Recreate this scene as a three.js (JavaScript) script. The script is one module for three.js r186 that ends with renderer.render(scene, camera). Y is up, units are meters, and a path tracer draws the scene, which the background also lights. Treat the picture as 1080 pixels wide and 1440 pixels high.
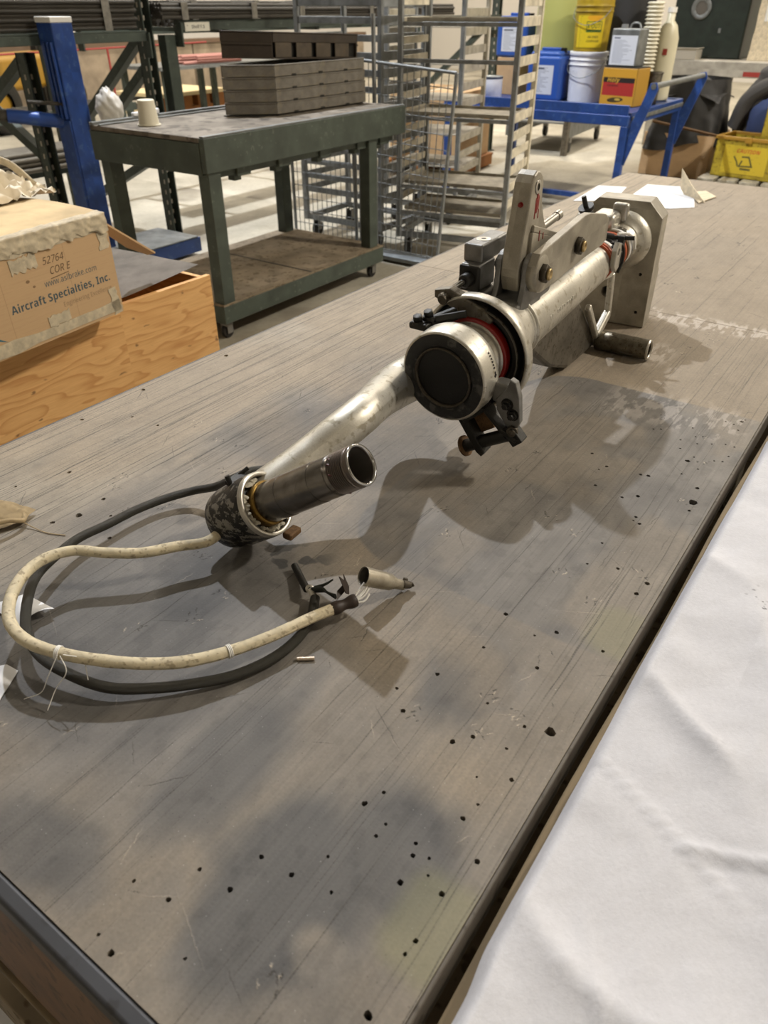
import * as THREE from 'three';
import { RoundedBoxGeometry } from 'three/addons/geometries/RoundedBoxGeometry.js';
import { mergeGeometries } from 'three/addons/utils/BufferGeometryUtils.js';
import { RectAreaLightUniformsLib } from 'three/addons/lights/RectAreaLightUniformsLib.js';

// ---------------------------------------------------------------- camera, light, exposure
const scene = new THREE.Scene();
scene.background = new THREE.Color(0x000000);            // closed hall: nothing of the outside is seen
const PITCH = 34.525, YAW = 34.95, EYE = 1.54;
const camera = new THREE.PerspectiveCamera(69.65, 1080 / 1440, 0.05, 80);
camera.position.set(0, EYE, 0);
{
  const p = PITCH * Math.PI / 180, w = YAW * Math.PI / 180;
  camera.lookAt(Math.cos(w) * Math.cos(p), EYE - Math.sin(p), -Math.sin(w) * Math.cos(p));
}
camera.focus = 1.25; camera.userData.fStop = 6.5;
const renderer = new THREE.WebGLRenderer({ antialias: true });
renderer.toneMapping = THREE.LinearToneMapping;
renderer.toneMappingExposure = 1.5;
renderer.shadowMap.enabled = true;
RectAreaLightUniformsLib.init();
// hall lamps: [x, z, side length, intensity, colour]; the lamp over the aisle beyond the bench is the brightest and the coolest
const HALL_Y = 6.6;
const LAMPS = [
  [4.35, -4.65, 0.16, 4700, 0xf4f8ff],
  [6.0, 4.0, 0.7, 340, 0xfff5e6], [11.5, 1.5, 0.7, 130, 0xfff4e4], [11.5, -5.0, 0.7, 150, 0xfff3e2], [11.5, -11.0, 0.7, 130, 0xfff3e2], [17.5, -5.0, 0.7, 130, 0xfff3e2], [17.5, 1.5, 0.7, 110, 0xfff3e2],
  [5.0, -11.0, 0.7, 90, 0xfff3e2], [-3.0, -4.8, 1.3, 3, 0xfff0dc], [-3.5, 4.6, 1.3, 3, 0xfff0dc], [17.5, -11.0, 0.7, 110, 0xfff3e2],
];

// ---------------------------------------------------------------- helpers
let seed = 20417;
function rnd() { seed |= 0; seed = seed + 0x6D2B79F5 | 0; let t = Math.imul(seed ^ seed >>> 15, 1 | seed); t = t + Math.imul(t ^ t >>> 7, 61 | t) ^ t; return ((t ^ t >>> 14) >>> 0) / 4294967296; }
const rr = (a, b) => a + (b - a) * rnd();
const V = (x, y, z) => new THREE.Vector3(x, y, z);
const clamp = (x, a = 0, b = 1) => Math.min(b, Math.max(a, x));
const mix = (a, b, t) => a + (b - a) * t;
const sst = (a, b, x) => { const t = clamp((x - a) / (b - a)); return t * t * (3 - 2 * t); };
const PERM = new Float32Array(65536); for (let i = 0; i < 65536; i++) PERM[i] = rnd();
const lat = (x, y) => PERM[((x & 255) << 8) | (y & 255)];
function vn(x, y) {
  const xi = Math.floor(x), yi = Math.floor(y); let fx = x - xi, fy = y - yi;
  fx = fx * fx * (3 - 2 * fx); fy = fy * fy * (3 - 2 * fy);
  const a = lat(xi, yi), b = lat(xi + 1, yi), c = lat(xi, yi + 1), d = lat(xi + 1, yi + 1);
  return a + (b - a) * fx + (c - a) * fy + (a - b - c + d) * fx * fy;
}
function fbm(x, y, o = 4) { let s = 0, a = 0.5, t = 0; for (let i = 0; i < o; i++) { s += a * vn(x, y); t += a; x = x * 2 + 17.3; y = y * 2 + 9.1; a *= 0.5; } return s / t; }
function tex(w, h, fn, srgb = true) {
  const d = new Uint8Array(w * h * 4);
  for (let j = 0, k = 0; j < h; j++) for (let i = 0; i < w; i++, k += 4) {
    const c = fn((i + 0.5) / w, (j + 0.5) / h, i, j);
    d[k] = clamp(c[0], 0, 255); d[k + 1] = clamp(c[1], 0, 255); d[k + 2] = clamp(c[2], 0, 255); d[k + 3] = 255;
  }
  const t = new THREE.DataTexture(d, w, h, THREE.RGBAFormat);
  t.wrapS = t.wrapT = THREE.RepeatWrapping; t.magFilter = THREE.LinearFilter; t.minFilter = THREE.LinearMipmapLinearFilter; t.generateMipmaps = true;
  if (srgb) t.colorSpace = THREE.SRGBColorSpace; t.needsUpdate = true; return t;
}
function rep(t, sx, sy = sx) { const c = t.clone(); c.repeat.set(1 / sx, 1 / sy); c.needsUpdate = true; return c; }   // one copy every sx by sy metres
function canvasTex(w, h, draw) {
  const c = document.createElement('canvas'); c.width = w; c.height = h; draw(c.getContext('2d'), w, h);
  const t = new THREE.CanvasTexture(c); t.colorSpace = THREE.SRGBColorSpace; return t;
}
// geometry: everything becomes non-indexed with uv in metres (projected along the face's main axis) unless keep is set
function norm(g, keep = false) {
  if (g.index) g = g.toNonIndexed();
  for (const k of Object.keys(g.attributes)) if (!['position', 'normal', 'uv'].includes(k)) g.deleteAttribute(k);
  if (!g.attributes.normal) g.computeVertexNormals();
  g.clearGroups(); g.morphAttributes = {};
  if (!keep || !g.attributes.uv) {
    const p = g.attributes.position, n = p.count, uv = new Float32Array(n * 2), a = V(), b = V(), c = V();
    for (let i = 0; i + 2 < n; i += 3) {
      a.fromBufferAttribute(p, i); b.fromBufferAttribute(p, i + 1); c.fromBufferAttribute(p, i + 2);
      const e = b.clone().sub(a).cross(c.clone().sub(a)); const X = Math.abs(e.x), Y = Math.abs(e.y), Z = Math.abs(e.z);
      [a, b, c].forEach((q, k) => {
        let u, v; if (Y >= X && Y >= Z) { u = q.x; v = q.z; } else if (X >= Z) { u = q.z; v = q.y; } else { u = q.x; v = q.y; }
        uv[(i + k) * 2] = u; uv[(i + k) * 2 + 1] = v;
      });
    }
    g.setAttribute('uv', new THREE.BufferAttribute(uv, 2));
  }
  return g;
}
function merged(gs, keep) { gs = (Array.isArray(gs) ? gs : [gs]).map(g => norm(g, keep)); return gs.length > 1 ? mergeGeometries(gs) : gs[0]; }
const usedNames = {};
function numbered(n) { n = n.replace(/_\d{3}$/, ''); const k = usedNames[n] = (usedNames[n] ?? -1) + 1; return k ? n + '_' + String(k).padStart(3, '0') : n; }
function mesh(name, gs, mat, parent, keep) {
  const m = new THREE.Mesh(merged(gs, keep), mat); m.name = name; m.castShadow = m.receiveShadow = true;
  if (parent) parent.add(m); return m;
}
const part = mesh;
function tag(o, label, category, group) { o.userData.label = label; o.userData.category = category; if (group) o.userData.group = group; return o; }
function thing(name, label, category, pos = [0, 0, 0], turn = 0, group) {
  const o = new THREE.Group(); o.name = numbered(name); o.position.set(...pos); o.rotation.y = turn; scene.add(o); return tag(o, label, category, group);
}
function solo(name, label, category, gs, mat, pos = [0, 0, 0], turn = 0, group, keep) {
  const m = mesh(numbered(name), gs, mat, scene, keep); m.position.set(...pos); m.rotation.y = turn; return tag(m, label, category, group);
}
function struct(name, gs, mat, keep) { const m = mesh(name, gs, mat, scene, keep); m.userData.kind = 'structure'; return m; }
function dup(root, pos, turn, label, group) {
  const r = root.clone(); r.name = numbered(root.name); r.position.set(...pos); r.rotation.y = turn; r.userData = { ...root.userData }; scene.add(r);
  if (label) r.userData.label = label; if (group) r.userData.group = group; return r;
}
// shapes. bx: centre + size; b2: two corners
function bx(x, y, z, w, h, d, r = 0, seg = 2) { const g = r > 0 ? new RoundedBoxGeometry(w, h, d, seg, Math.min(r, w * 0.49, h * 0.49, d * 0.49)) : new THREE.BoxGeometry(w, h, d); g.translate(x, y, z); return g; }
function b2(x0, y0, z0, x1, y1, z1, r = 0) { return bx((x0 + x1) / 2, (y0 + y1) / 2, (z0 + z1) / 2, Math.abs(x1 - x0), Math.abs(y1 - y0), Math.abs(z1 - z0), r); }
function aim(g, a, b) { const d = b.clone().sub(a); g.applyQuaternion(new THREE.Quaternion().setFromUnitVectors(V(0, 1, 0), d.clone().normalize())); g.translate(a.x, a.y, a.z); return g; }   // g runs along +y from 0
function rod(a, b, r0, r1 = r0, seg = 16) { a = V(...a); b = V(...b); const L = a.distanceTo(b), g = new THREE.CylinderGeometry(r1, r0, L, seg); g.translate(0, L / 2, 0); return aim(g, a, b); }
function lathe(pts, a, dir, seg = 48) {   // pts [along, radius] revolved about the ray a + t * dir
  const g = new THREE.LatheGeometry(pts.map(p => new THREE.Vector2(Math.max(p[1], 1e-5), p[0])), seg); a = V(...a); return aim(g, a, a.clone().add(V(...dir)));
}
function barG(a, b, w, h, r = 0) {   // bar between two points: w sideways (horizontal), h in the upright plane
  a = V(...a); b = V(...b); const d = b.clone().sub(a), L = d.length(); d.normalize();
  let s = V(0, 1, 0).cross(d); if (s.length() < 1e-3) s = V(1, 0, 0); s.normalize(); const u = d.clone().cross(s).normalize();
  const g = r > 0 ? new RoundedBoxGeometry(w, h, L, 2, r) : new THREE.BoxGeometry(w, h, L);
  g.applyMatrix4(new THREE.Matrix4().makeBasis(s, u, d)); const c = a.add(b).multiplyScalar(0.5); g.translate(c.x, c.y, c.z); return g;
}
function ext(pts, depth, bevel = 0, holes = [], seg = 2) {   // outline in x, y; thickness 0..depth along z
  const s = new THREE.Shape(pts.map(p => new THREE.Vector2(p[0], p[1])));
  for (const h of holes) s.holes.push(new THREE.Path(h.map(p => new THREE.Vector2(p[0], p[1]))));
  const g = new THREE.ExtrudeGeometry(s, { depth: Math.max(depth - 2 * bevel, 1e-4), bevelEnabled: bevel > 0, bevelThickness: bevel, bevelSize: bevel, bevelOffset: -bevel, bevelSegments: seg, curveSegments: 12 });
  g.translate(0, 0, bevel); return g;
}
const circ = (x, y, r, n = 20) => Array.from({ length: n }, (_, i) => [x + r * Math.cos(i / n * 2 * Math.PI), y + r * Math.sin(i / n * 2 * Math.PI)]);
function sweep(pts, rad, n = 60, seg = 12, flat = 1) {   // tube along a smooth curve; rad a number or t => radius; flat squeezes the section
  const c = new THREE.CatmullRomCurve3(pts.map(p => V(...p)), false, 'centripetal'), P = [], N = [], I = [];
  const f = c.computeFrenetFrames(n, false);
  for (let i = 0; i <= n; i++) {
    const t = i / n, p = c.getPointAt(t), r = typeof rad === 'function' ? rad(t) : rad;
    for (let j = 0; j <= seg; j++) { const a = j / seg * Math.PI * 2, d = f.normals[i].clone().multiplyScalar(Math.cos(a)).addScaledVector(f.binormals[i], Math.sin(a) * flat); P.push(p.x + d.x * r, p.y + d.y * r, p.z + d.z * r); d.normalize(); N.push(d.x, d.y, d.z); }
  }
  for (let i = 0; i < n; i++) for (let j = 0; j < seg; j++) { const a = i * (seg + 1) + j, b = a + seg + 1; I.push(a, b, a + 1, b, b + 1, a + 1); }
  for (const e of [0, n]) {   // caps
    const p = c.getPointAt(e / n), k = P.length / 3, tn = c.getTangentAt(e / n).multiplyScalar(e ? 1 : -1); P.push(p.x, p.y, p.z); N.push(tn.x, tn.y, tn.z);
    for (let j = 0; j <= seg; j++) { const q = (e * (seg + 1) + j) * 3; P.push(P[q], P[q + 1], P[q + 2]); N.push(tn.x, tn.y, tn.z); }
    for (let j = 0; j < seg; j++) e ? I.push(k, k + 1 + j, k + 2 + j) : I.push(k, k + 2 + j, k + 1 + j);
  }
  const g = new THREE.BufferGeometry(); g.setAttribute('position', new THREE.Float32BufferAttribute(P, 3)); g.setAttribute('normal', new THREE.Float32BufferAttribute(N, 3)); g.setIndex(I);
  g.computeVertexNormals(); return g;
}
function sheet(w, d, nx, nz, fn) {   // a grid in x, z; fn(u, v) gives [x, y, z]
  const g = new THREE.PlaneGeometry(w, d, nx, nz), p = g.attributes.position, uv = g.attributes.uv;
  for (let i = 0; i < p.count; i++) { const q = fn(uv.getX(i), uv.getY(i)); p.setXYZ(i, q[0], q[1], q[2]); }
  g.computeVertexNormals(); return g;
}
const rotY = (g, a) => { g.rotateY(a); return g; };
const hexBolt = (a, dir, r, h) => lathe([[0, 0], [0, r], [h * 0.85, r], [h, r * 0.86], [h, 0]], a, dir, 6);

// ---------------------------------------------------------------- materials
const tNoise = tex(512, 512, (u, v, i, j) => { const n = 255 * (0.6 * fbm(u * 32, v * 32, 3) + 0.4 * vn(u * 256, v * 256)); return [n, n, n]; }, false);
const tSmudge = tex(512, 512, (u, v) => { const n = fbm(u * 8, v * 8, 5); const k = 200 + 90 * (n - 0.5) + 14 * (vn(u * 256, v * 256) - 0.5); return [k + 3, k, k - 6]; });
const tRough = tex(512, 512, (u, v) => { const n = 90 + 220 * (fbm(u * 8 + 3, v * 8 + 5, 5) - 0.3); return [n, n, n]; }, false);
const tDirty = tex(512, 512, (u, v) => { const n = fbm(u * 8 + 40, v * 8 + 11, 5), s = sst(0.6, 0.74, fbm(u * 32 + 7, v * 32 + 77, 4)); const k = 196 + 80 * (n - 0.5); return [mix(k, 120, s * 0.6), mix(k - 4, 108, s * 0.6), mix(k - 12, 90, s * 0.6)]; });
const tCast = tex(512, 512, (u, v) => { const n = fbm(u * 8 + 40, v * 8 + 11, 5), s = sst(0.62, 0.76, fbm(u * 32 + 7, v * 32 + 77, 4)); const k = 216 + 46 * (n - 0.5) + 14 * (vn(u * 256, v * 256) - 0.5); return [mix(k, 150, s * 0.5), mix(k - 2, 142, s * 0.5), mix(k - 7, 124, s * 0.5)]; });
const tChip = tex(512, 512, (u, v) => {   // black paint worn through to bright metal
  const n = fbm(u * 8 + 9, v * 8 + 2, 5), f = vn(u * 64, v * 64), s = sst(0.58, 0.63, n + 0.1 * (f - 0.5)), g = 30 + 40 * fbm(u * 16, v * 16, 3); return [mix(g, 178, s), mix(g - 1, 172, s), mix(g - 3, 158, s)];
});
const tWorn = tex(512, 512, (u, v) => {   // black paint rubbed through in streaks
  const n = fbm(u * 8 + 19, v * 16 + 2, 5), f = fbm(u * 64, v * 64, 2), s = 0.8 * sst(0.55, 0.6, n + 0.3 * (f - 0.5)), g = 20 + 24 * fbm(u * 16, v * 16, 3); return [mix(g, 150, s), mix(g - 1, 146, s), mix(g - 3, 136, s)];
});
const tCap = tex(256, 256, (u, v) => { const n = fbm(u * 8 + 1, v * 8 + 52, 5), s = sst(0.55, 0.68, n), g = 20 + 22 * fbm(u * 32, v * 32, 3); return [mix(g, 92, s * 0.7), mix(g, 90, s * 0.7), mix(g - 1, 84, s * 0.7)]; });
const tFloor = tex(1024, 1024, (u, v) => {
  const a = fbm(u * 4, v * 4, 5), b = fbm(u * 16 + 30, v * 16, 4), s = sst(0.55, 0.75, fbm(u * 8 + 60, v * 8 + 3, 5));
  const k = 170 + 60 * (a - 0.5) + 40 * (b - 0.5) + 12 * (vn(u * 256, v * 256) - 0.5); return [mix(k, 112, s * 0.7), mix(k - 6, 105, s * 0.7), mix(k - 22, 92, s * 0.7)];
});
const tPly = tex(1024, 512, (u, v) => {   // rotary-cut fir plywood: wandering growth rings seen flat, u along the board
  const w = 0.55 * fbm(u * 4, v * 4 + 8, 3) + 0.3 * fbm(u * 8, v * 16, 2), r = (v * 13 + w * 8.5), f = r - Math.floor(r), late = Math.pow(f, 3) * (1 - sst(0.9, 1, f));
  const grain = fbm(u * 32, v * 256, 2), knot = 0.6 * sst(0.8, 0.88, fbm(u * 32 + 50, v * 32 + 9, 3));
  const k = 0.62 * late + 0.35 * (grain - 0.35);
  return [mix(mix(226, 176, k), 92, knot), mix(mix(178, 116, k), 64, knot), mix(mix(116, 60, k), 40, knot)];
});
const tCard = tex(512, 512, (u, v) => { const n = fbm(u * 8, v * 8, 4), c = vn(u * 4, v * 256); const k = 1 + 0.1 * (n - 0.5) + 0.05 * (c - 0.5) + 0.05 * (vn(u * 256, v * 256) - 0.5); return [188 * k, 156 * k, 116 * k]; });
const tTape = tex(256, 256, (u, v) => { const n = fbm(u * 8, v * 8, 5); const k = 0.9 + 0.3 * (n - 0.5); return [228 * k, 212 * k, 180 * k]; });
const tPaper = tex(1024, 1024, (u, v, i, j) => {
  const n = fbm(u * 8, v * 8, 4), f = vn(u * 256, v * 256), d = sst(0.68, 0.78, fbm(u * 4 + 20, v * 4 + 90, 3)) * sst(0.6, 0.8, fbm(u * 128, v * 128, 2));
  const k = 226 + 14 * (n - 0.5) + 6 * (f - 0.5); return [mix(k, 90, d), mix(k, 90, d), mix(k + 2, 92, d)];
});
const tGreen = tex(512, 512, (u, v) => { const n = fbm(u * 8 + 4, v * 8 + 66, 5), s = 0.5 * sst(0.74, 0.8, fbm(u * 32, v * 32, 3)); const k = 1 + 0.4 * (n - 0.5); return [mix(62 * k, 150, s * 0.5), mix(70 * k, 152, s * 0.5), mix(62 * k, 140, s * 0.5)]; });
const tBlue = tex(512, 512, (u, v) => { const n = fbm(u * 8 + 4, v * 8 + 36, 5), s = sst(0.62, 0.75, fbm(u * 16 + 9, v * 16 + 55, 4)); const k = 1 + 0.4 * (n - 0.5); return [mix(36 * k, 78, s * 0.5), mix(68 * k, 104, s * 0.5), mix(134 * k, 150, s * 0.5)]; });
const tDirtTop = tex(512, 512, (u, v) => { const n = fbm(u * 8, v * 8 + 31, 5), s = sst(0.5, 0.7, fbm(u * 16, v * 16 + 2, 4)); const k = 112 + 60 * (n - 0.5); return [mix(k, 66, s), mix(k - 8, 58, s), mix(k - 20, 48, s)]; });
const tTray = tex(512, 512, (u, v) => { const n = fbm(u * 8 + 2, v * 8 + 71, 5), s = sst(0.55, 0.72, fbm(u * 16 + 30, v * 16 + 2, 4)); const k = 104 + 40 * (n - 0.5) + 12 * (vn(u * 128, v * 128) - 0.5); return [mix(k, 120, s * 0.5), mix(k - 5, 110, s * 0.5), mix(k - 14, 88, s * 0.5)]; });
function M(color, rough, metal = 0, o = {}) { return new THREE.MeshStandardMaterial({ color, roughness: rough, metalness: metal, ...o }); }
const bump = (s, k = 0.0004) => ({ bumpMap: rep(tNoise, s), bumpScale: k });
const m = {
  cast: M(0xe2dfd6, 0.4, 0.7, { map: rep(tCast, 0.32), roughnessMap: null, ...bump(0.06, 0.0002) }),
  castGrey: M(0x9c9d9e, 0.42, 0.7, { map: rep(tSmudge, 0.2), ...bump(0.06, 0.00025) }),
  castDark: M(0x8c8880, 0.5, 0.75, { map: rep(tDirty, 0.22) }),
  bare: M(0xe4e2dc, 0.36, 0.85, { map: rep(tSmudge, 0.3) }),
  plate: M(0xb9b3a5, 0.4, 0.2, { map: rep(tSmudge, 0.3), ...bump(0.03, 0.0001) }),
  chrome: M(0xd8dade, 0.16, 1, { map: rep(tSmudge, 0.25) }),
  axle: M(0x9d9a98, 0.27, 1, { map: rep(tSmudge, 0.14) }),
  thread: M(0x6e6660, 0.36, 0.9),
  bronze: M(0x9a7c3e, 0.4, 0.8, { map: rep(tDirty, 0.08) }),
  brass: M(0xb39c70, 0.35, 0.85),
  chip: M(0xffffff, 0.42, 0.25, { map: rep(tChip, 0.16), ...bump(0.05, 0.0004) }),
  blackPaint: M(0xffffff, 0.36, 0.4, { map: rep(tWorn, 0.09), ...bump(0.04, 0.0003) }),
  blackCap: M(0xffffff, 0.4, 0.2, { map: rep(tCap, 0.15), ...bump(0.03, 0.0005) }),
  capDark: M(0x121110, 0.4, 0.3, { ...bump(0.05, 0.0004) }),
  rubber: M(0x14130f, 0.5, 0, bump(0.05, 0.0002)),
  blackSteel: M(0x262522, 0.42, 0.5, bump(0.03, 0.0002)),
  grimy: M(0x6a645a, 0.5, 0.6, { map: rep(tDirty, 0.09), ...bump(0.03, 0.0003) }),
  rust: M(0x8a6a48, 0.7, 0.3, { map: rep(tDirty, 0.06) }),
  redSeal: M(0x7c150f, 0.4),
  redPaint: M(0x7a1a12, 0.3),
  redSmear: M(0x4a1410, 0.4),
  orange: M(0xa8502a, 0.5),
  grease: M(0xd2cbb8, 0.6, 0, bump(0.02, 0.001)),
  boreDark: M(0x6a655e, 0.5, 0.6),
  white: M(0xdedcd6, 0.55),
  paper: M(0xdfdfe2, 0.86, 0, { map: rep(tPaper, 0.9), ...bump(0.12, 0.0004) }),
  paperPlain: M(0xdfe0e2, 0.85),
  kraft: M(0x8f8678, 0.8, 0, { map: rep(tTape, 0.4) }),
  card: M(0xffffff, 0.85, 0, { map: rep(tCard, 0.5) }),
  cardTop: M(0xfff2dc, 0.85, 0, { map: rep(tTape, 0.6) }),
  cardGrey: M(0x86807a, 0.85, 0, { map: rep(tSmudge, 0.5) }),
  tape: M(0xffffff, 0.5, 0, { map: rep(tTape, 0.12), ...bump(0.04, 0.001) }),
  ply: M(0xffffff, 0.62, 0, { map: rep(tPly, 1.5, 0.62) }),
  pine: M(0xd9b98a, 0.7, 0, { map: rep(tPly, 1.1, 0.5) }),
  woodBlock: M(0xc99e68, 0.75, 0, { map: rep(tCard, 0.5) }),
  green: M(0xffffff, 0.55, 0.1, { map: rep(tGreen, 0.6) }),
  blue: M(0xffffff, 0.38, 0.1, { map: rep(tBlue, 0.6) }),

  cartTop: M(0xffffff, 0.6, 0, { map: rep(tDirtTop, 0.9), ...bump(0.1, 0.0006) }),
  shelfWood: M(0xa39580, 0.8, 0, { map: rep(tDirty, 0.8) }),
  tray: M(0xffffff, 0.6, 0.1, { map: rep(tTray, 0.4), ...bump(0.05, 0.0005) }),
  galv: M(0x9aa0a4, 0.5, 0.6, { map: rep(tSmudge, 0.5) }),
  alu: M(0xcfcbbf, 0.5, 0.35, { map: rep(tSmudge, 0.4) }),
  greyPost: M(0xa0a6ac, 0.5, 0.3, { map: rep(tSmudge, 0.4) }),
  steelRod: M(0x5f5b54, 0.6, 0.35, { map: rep(tSmudge, 0.2), ...bump(0.02, 0.002) }),
  strap: M(0xa6a49e, 0.45, 0.5, { map: rep(tSmudge, 0.2) }),
  caster: M(0x1d1b19, 0.6), casterMetal: M(0x83817c, 0.5, 0.6),
  plasticBag: M(0xd8d6d0, 0.35, 0, {}),
  tarp: M(0x201f1e, 0.45, 0, bump(0.08, 0.002)),
  yellow: M(0xc4a81c, 0.5, 0, { map: rep(tSmudge, 0.5) }),
  yellowDirty: M(0xd9c23a, 0.6, 0, { map: rep(tDirty, 0.6) }),
  machineYellow: M(0xa37c28, 0.5),
  whitePlastic: M(0xe6e6e6, 0.45),
  bluePlastic: M(0x2a52a0, 0.4),
  darkGreen: M(0x2a3630, 0.45, 0.1, { map: rep(tSmudge, 0.6) }),
  denim: M(0x38466e, 0.9, 0, bump(0.02, 0.001)),
  greyCloth: M(0x4c4a48, 0.95, 0, bump(0.03, 0.002)),
  canvasCloth: M(0xddd2c0, 0.9, 0, { map: rep(tTape, 0.1), ...bump(0.02, 0.001) }),
  concrete: M(0xffffff, 0.62, 0, { map: rep(tFloor, 5.5), ...bump(0.3, 0.0006) }),
  wall: M(0xccc8c0, 0.85),
  ceiling: M(0xc8c7c4, 0.9),
  lampBody: M(0x9a9a98, 0.5, 0.5),
  redThing: M(0x96342c, 0.6), pinkRod: M(0xb07a70, 0.5, 0.2),
};

// ---------------------------------------------------------------- the hall
struct('floor', bx(7, -0.1, -2.5, 30.4, 0.2, 23.4), m.concrete);
struct('ceiling', bx(7, 7.1, -2.5, 30.4, 0.2, 23.4), m.ceiling);
struct('wall_left', bx(7, 3.5, -14.1, 30.4, 7, 0.2), m.wall);
struct('wall_right', bx(7, 3.5, 9.1, 30.4, 7, 0.2), m.wall);
struct('wall_far', bx(22.1, 3.5, -2.5, 0.2, 7, 23), m.wall);
struct('wall_near', bx(-8.1, 3.5, -2.5, 0.2, 7, 23), m.wall);
LAMPS.forEach(([x, z, s, I, col], i) => {
  const t = thing('hall_lamp', 'square high-bay lamp hanging below the hall ceiling', 'lamp', [x, HALL_Y, z], 0, 'high-bay lamps under the hall ceiling');
  part('housing', bx(0, 0.06, 0, s + 0.06, 0.1, s + 0.06, 0.01), m.lampBody, t);
  part('hanger', rod([0, 0.1, 0], [0, 0.4, 0], 0.01), m.lampBody, t);
  part('diffuser', bx(0, 0.005, 0, s, 0.012, s), new THREE.MeshStandardMaterial({ color: 0xffffff, emissive: col, emissiveIntensity: 1.5, roughness: 0.6 }), t);
  const L = new THREE.RectAreaLight(col, I, s, s); L.position.set(0, -0.012, 0); L.lookAt(x, -1, z); L.rotation.set(-Math.PI / 2, 0, 0); L.castShadow = true; t.add(L);
});

// ---------------------------------------------------------------- the workbench
const BT = 0.82, BX0 = 0.112, BX1 = 4.16, SEAM = 2.13, BZ0 = -1.352, BZ1 = -0.141;
function benchColour(X, Z) {
  // weathered board, fine straight grain along X
  const g1 = vn(X * 2.2 + 7, Z * 330), g2 = vn(X * 5, Z * 900), wob = 0.012 * fbm(X * 1.3, Z * 3, 2);
  const rings = vn(X * 0.6 + 3, (Z + wob) * 75);
  const big = fbm(X * 2.1 + 5, Z * 2.6 + 40, 5), mid = fbm(X * 7 + 50, Z * 9 + 4, 5), fine = vn(X * 420, Z * 420), sp = vn(X * 1100 + 3, Z * 1100);
  let k = 0.97 + 0.06 * (g1 - 0.5) + 0.06 * (g2 - 0.5) + (0.05 + 0.06 * sst(-0.9, -1.1, Z)) * (rings - 0.5) + 0.16 * (mid - 0.5);
  // tan dust lies in drifts; rubbed and bare where things were slid about
  let dust = 0.42 + 0.5 * sst(0.34, 0.56, big + 0.25 * (mid - 0.5));
  const oval = (cx, cz, rx, rz) => sst(1.15, 0.55, Math.hypot((X - cx) / rx, (Z - cz) / rz) + 1.1 * (mid - 0.5));
  const bare = Math.max(0.75 * oval(0.6, -0.29, 0.1, 0.08), 0.8 * oval(0.34, -0.46, 0.15, 0.055), 0.7 * oval(0.15, -0.54, 0.06, 0.12), 0.95 * oval(0.25, -0.29, 0.12, 0.085) * (1 - oval(0.23, -0.235, 0.03, 0.03)), 0.9 * oval(0.37, -0.235, 0.085, 0.075), 0.85 * oval(0.38, -0.72, 0.2, 0.17), 0.7 * oval(0.55, -0.7, 0.16, 0.12), 0.6 * oval(1.0, -1.0, 0.22, 0.1));   // rubbed ovals where parts were set down
  const speck = fbm(X * 46 + 3, Z * 60 + 8, 3), rub = fbm(X * 16 + 70, Z * 30 + 5, 4);
  dust *= 1 - bare;
  const edge = 0.02 * (fbm(X * 9, Z * 9 + 70, 3) - 0.5);
  const rc = (x0, x1, z0, z1, r) => { const cx = (x0 + x1) / 2, cz = (z0 + z1) / 2, dx = Math.max(Math.abs(X - cx) - (x1 - x0) / 2 + r, 0), dz = Math.max(Math.abs(Z - cz) - (z1 - z0) / 2 + r, 0); return r - Math.hypot(dx, dz) + edge; };
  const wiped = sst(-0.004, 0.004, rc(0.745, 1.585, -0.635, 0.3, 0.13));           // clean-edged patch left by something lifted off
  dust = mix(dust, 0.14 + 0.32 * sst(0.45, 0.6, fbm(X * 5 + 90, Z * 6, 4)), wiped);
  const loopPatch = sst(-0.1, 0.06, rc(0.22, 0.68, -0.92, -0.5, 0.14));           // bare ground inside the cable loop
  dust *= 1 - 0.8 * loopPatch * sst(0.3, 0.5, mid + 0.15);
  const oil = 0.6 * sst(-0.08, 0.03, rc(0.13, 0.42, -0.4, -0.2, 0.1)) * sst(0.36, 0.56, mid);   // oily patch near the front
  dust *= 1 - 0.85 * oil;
  const nearDust = sst(0.16, 0, Math.abs(X - 0.6 + (Z + 0.2) * 0.5)) * sst(0.35, 0.55, big + 0.1);
  dust = Math.max(dust, 0.8 * nearDust * (1 - wiped) * (1 - oil));
  const farDust = sst(1.58, 1.66, X + edge); dust = mix(dust, 0.86, farDust * (0.75 + 0.25 * mid));
  const pale = sst(-0.92, -1.12, Z + 0.2 * (mid - 0.5));
  const grey = [114, 111, 107], tan = [150, 134, 111], dark = [72, 71, 71], bleached = [162, 154, 138];
  const c = [0, 0, 0];
  for (let i = 0; i < 3; i++) {
    let v = mix(grey[i], bleached[i], 0.75 * pale);
    v = mix(v, dark[i], 0.5 * sst(0.48, 0.7, mid) * (1 - dust) * (1 - pale) + 0.25 * oil + 0.55 * bare);
    v *= k * (0.9 + 0.2 * rub) * (1 - 0.08 * sst(0.55, 0.75, speck)); v = mix(v, tan[i] * (0.95 + 0.1 * rub) * (0.95 + 0.13 * (fine - 0.5) + 0.05 * (g1 - 0.5)), 0.8 * dust);
    if (sp > 0.985) v = mix(v, 205, 0.45); else if (sp < 0.02) v *= 0.72;
    c[i] = v;
  }
  // greasy black smear by the collar and pale scuffs by the far end
  const sm = sst(-0.03, 0.02, rc(0.62, 0.7, -0.7, -0.59, 0.03)) * sst(0.52, 0.6, fbm(X * 40, Z * 40 + 9, 3)); for (let i = 0; i < 3; i++) c[i] = mix(c[i], 50, 0.75 * sm);
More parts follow.
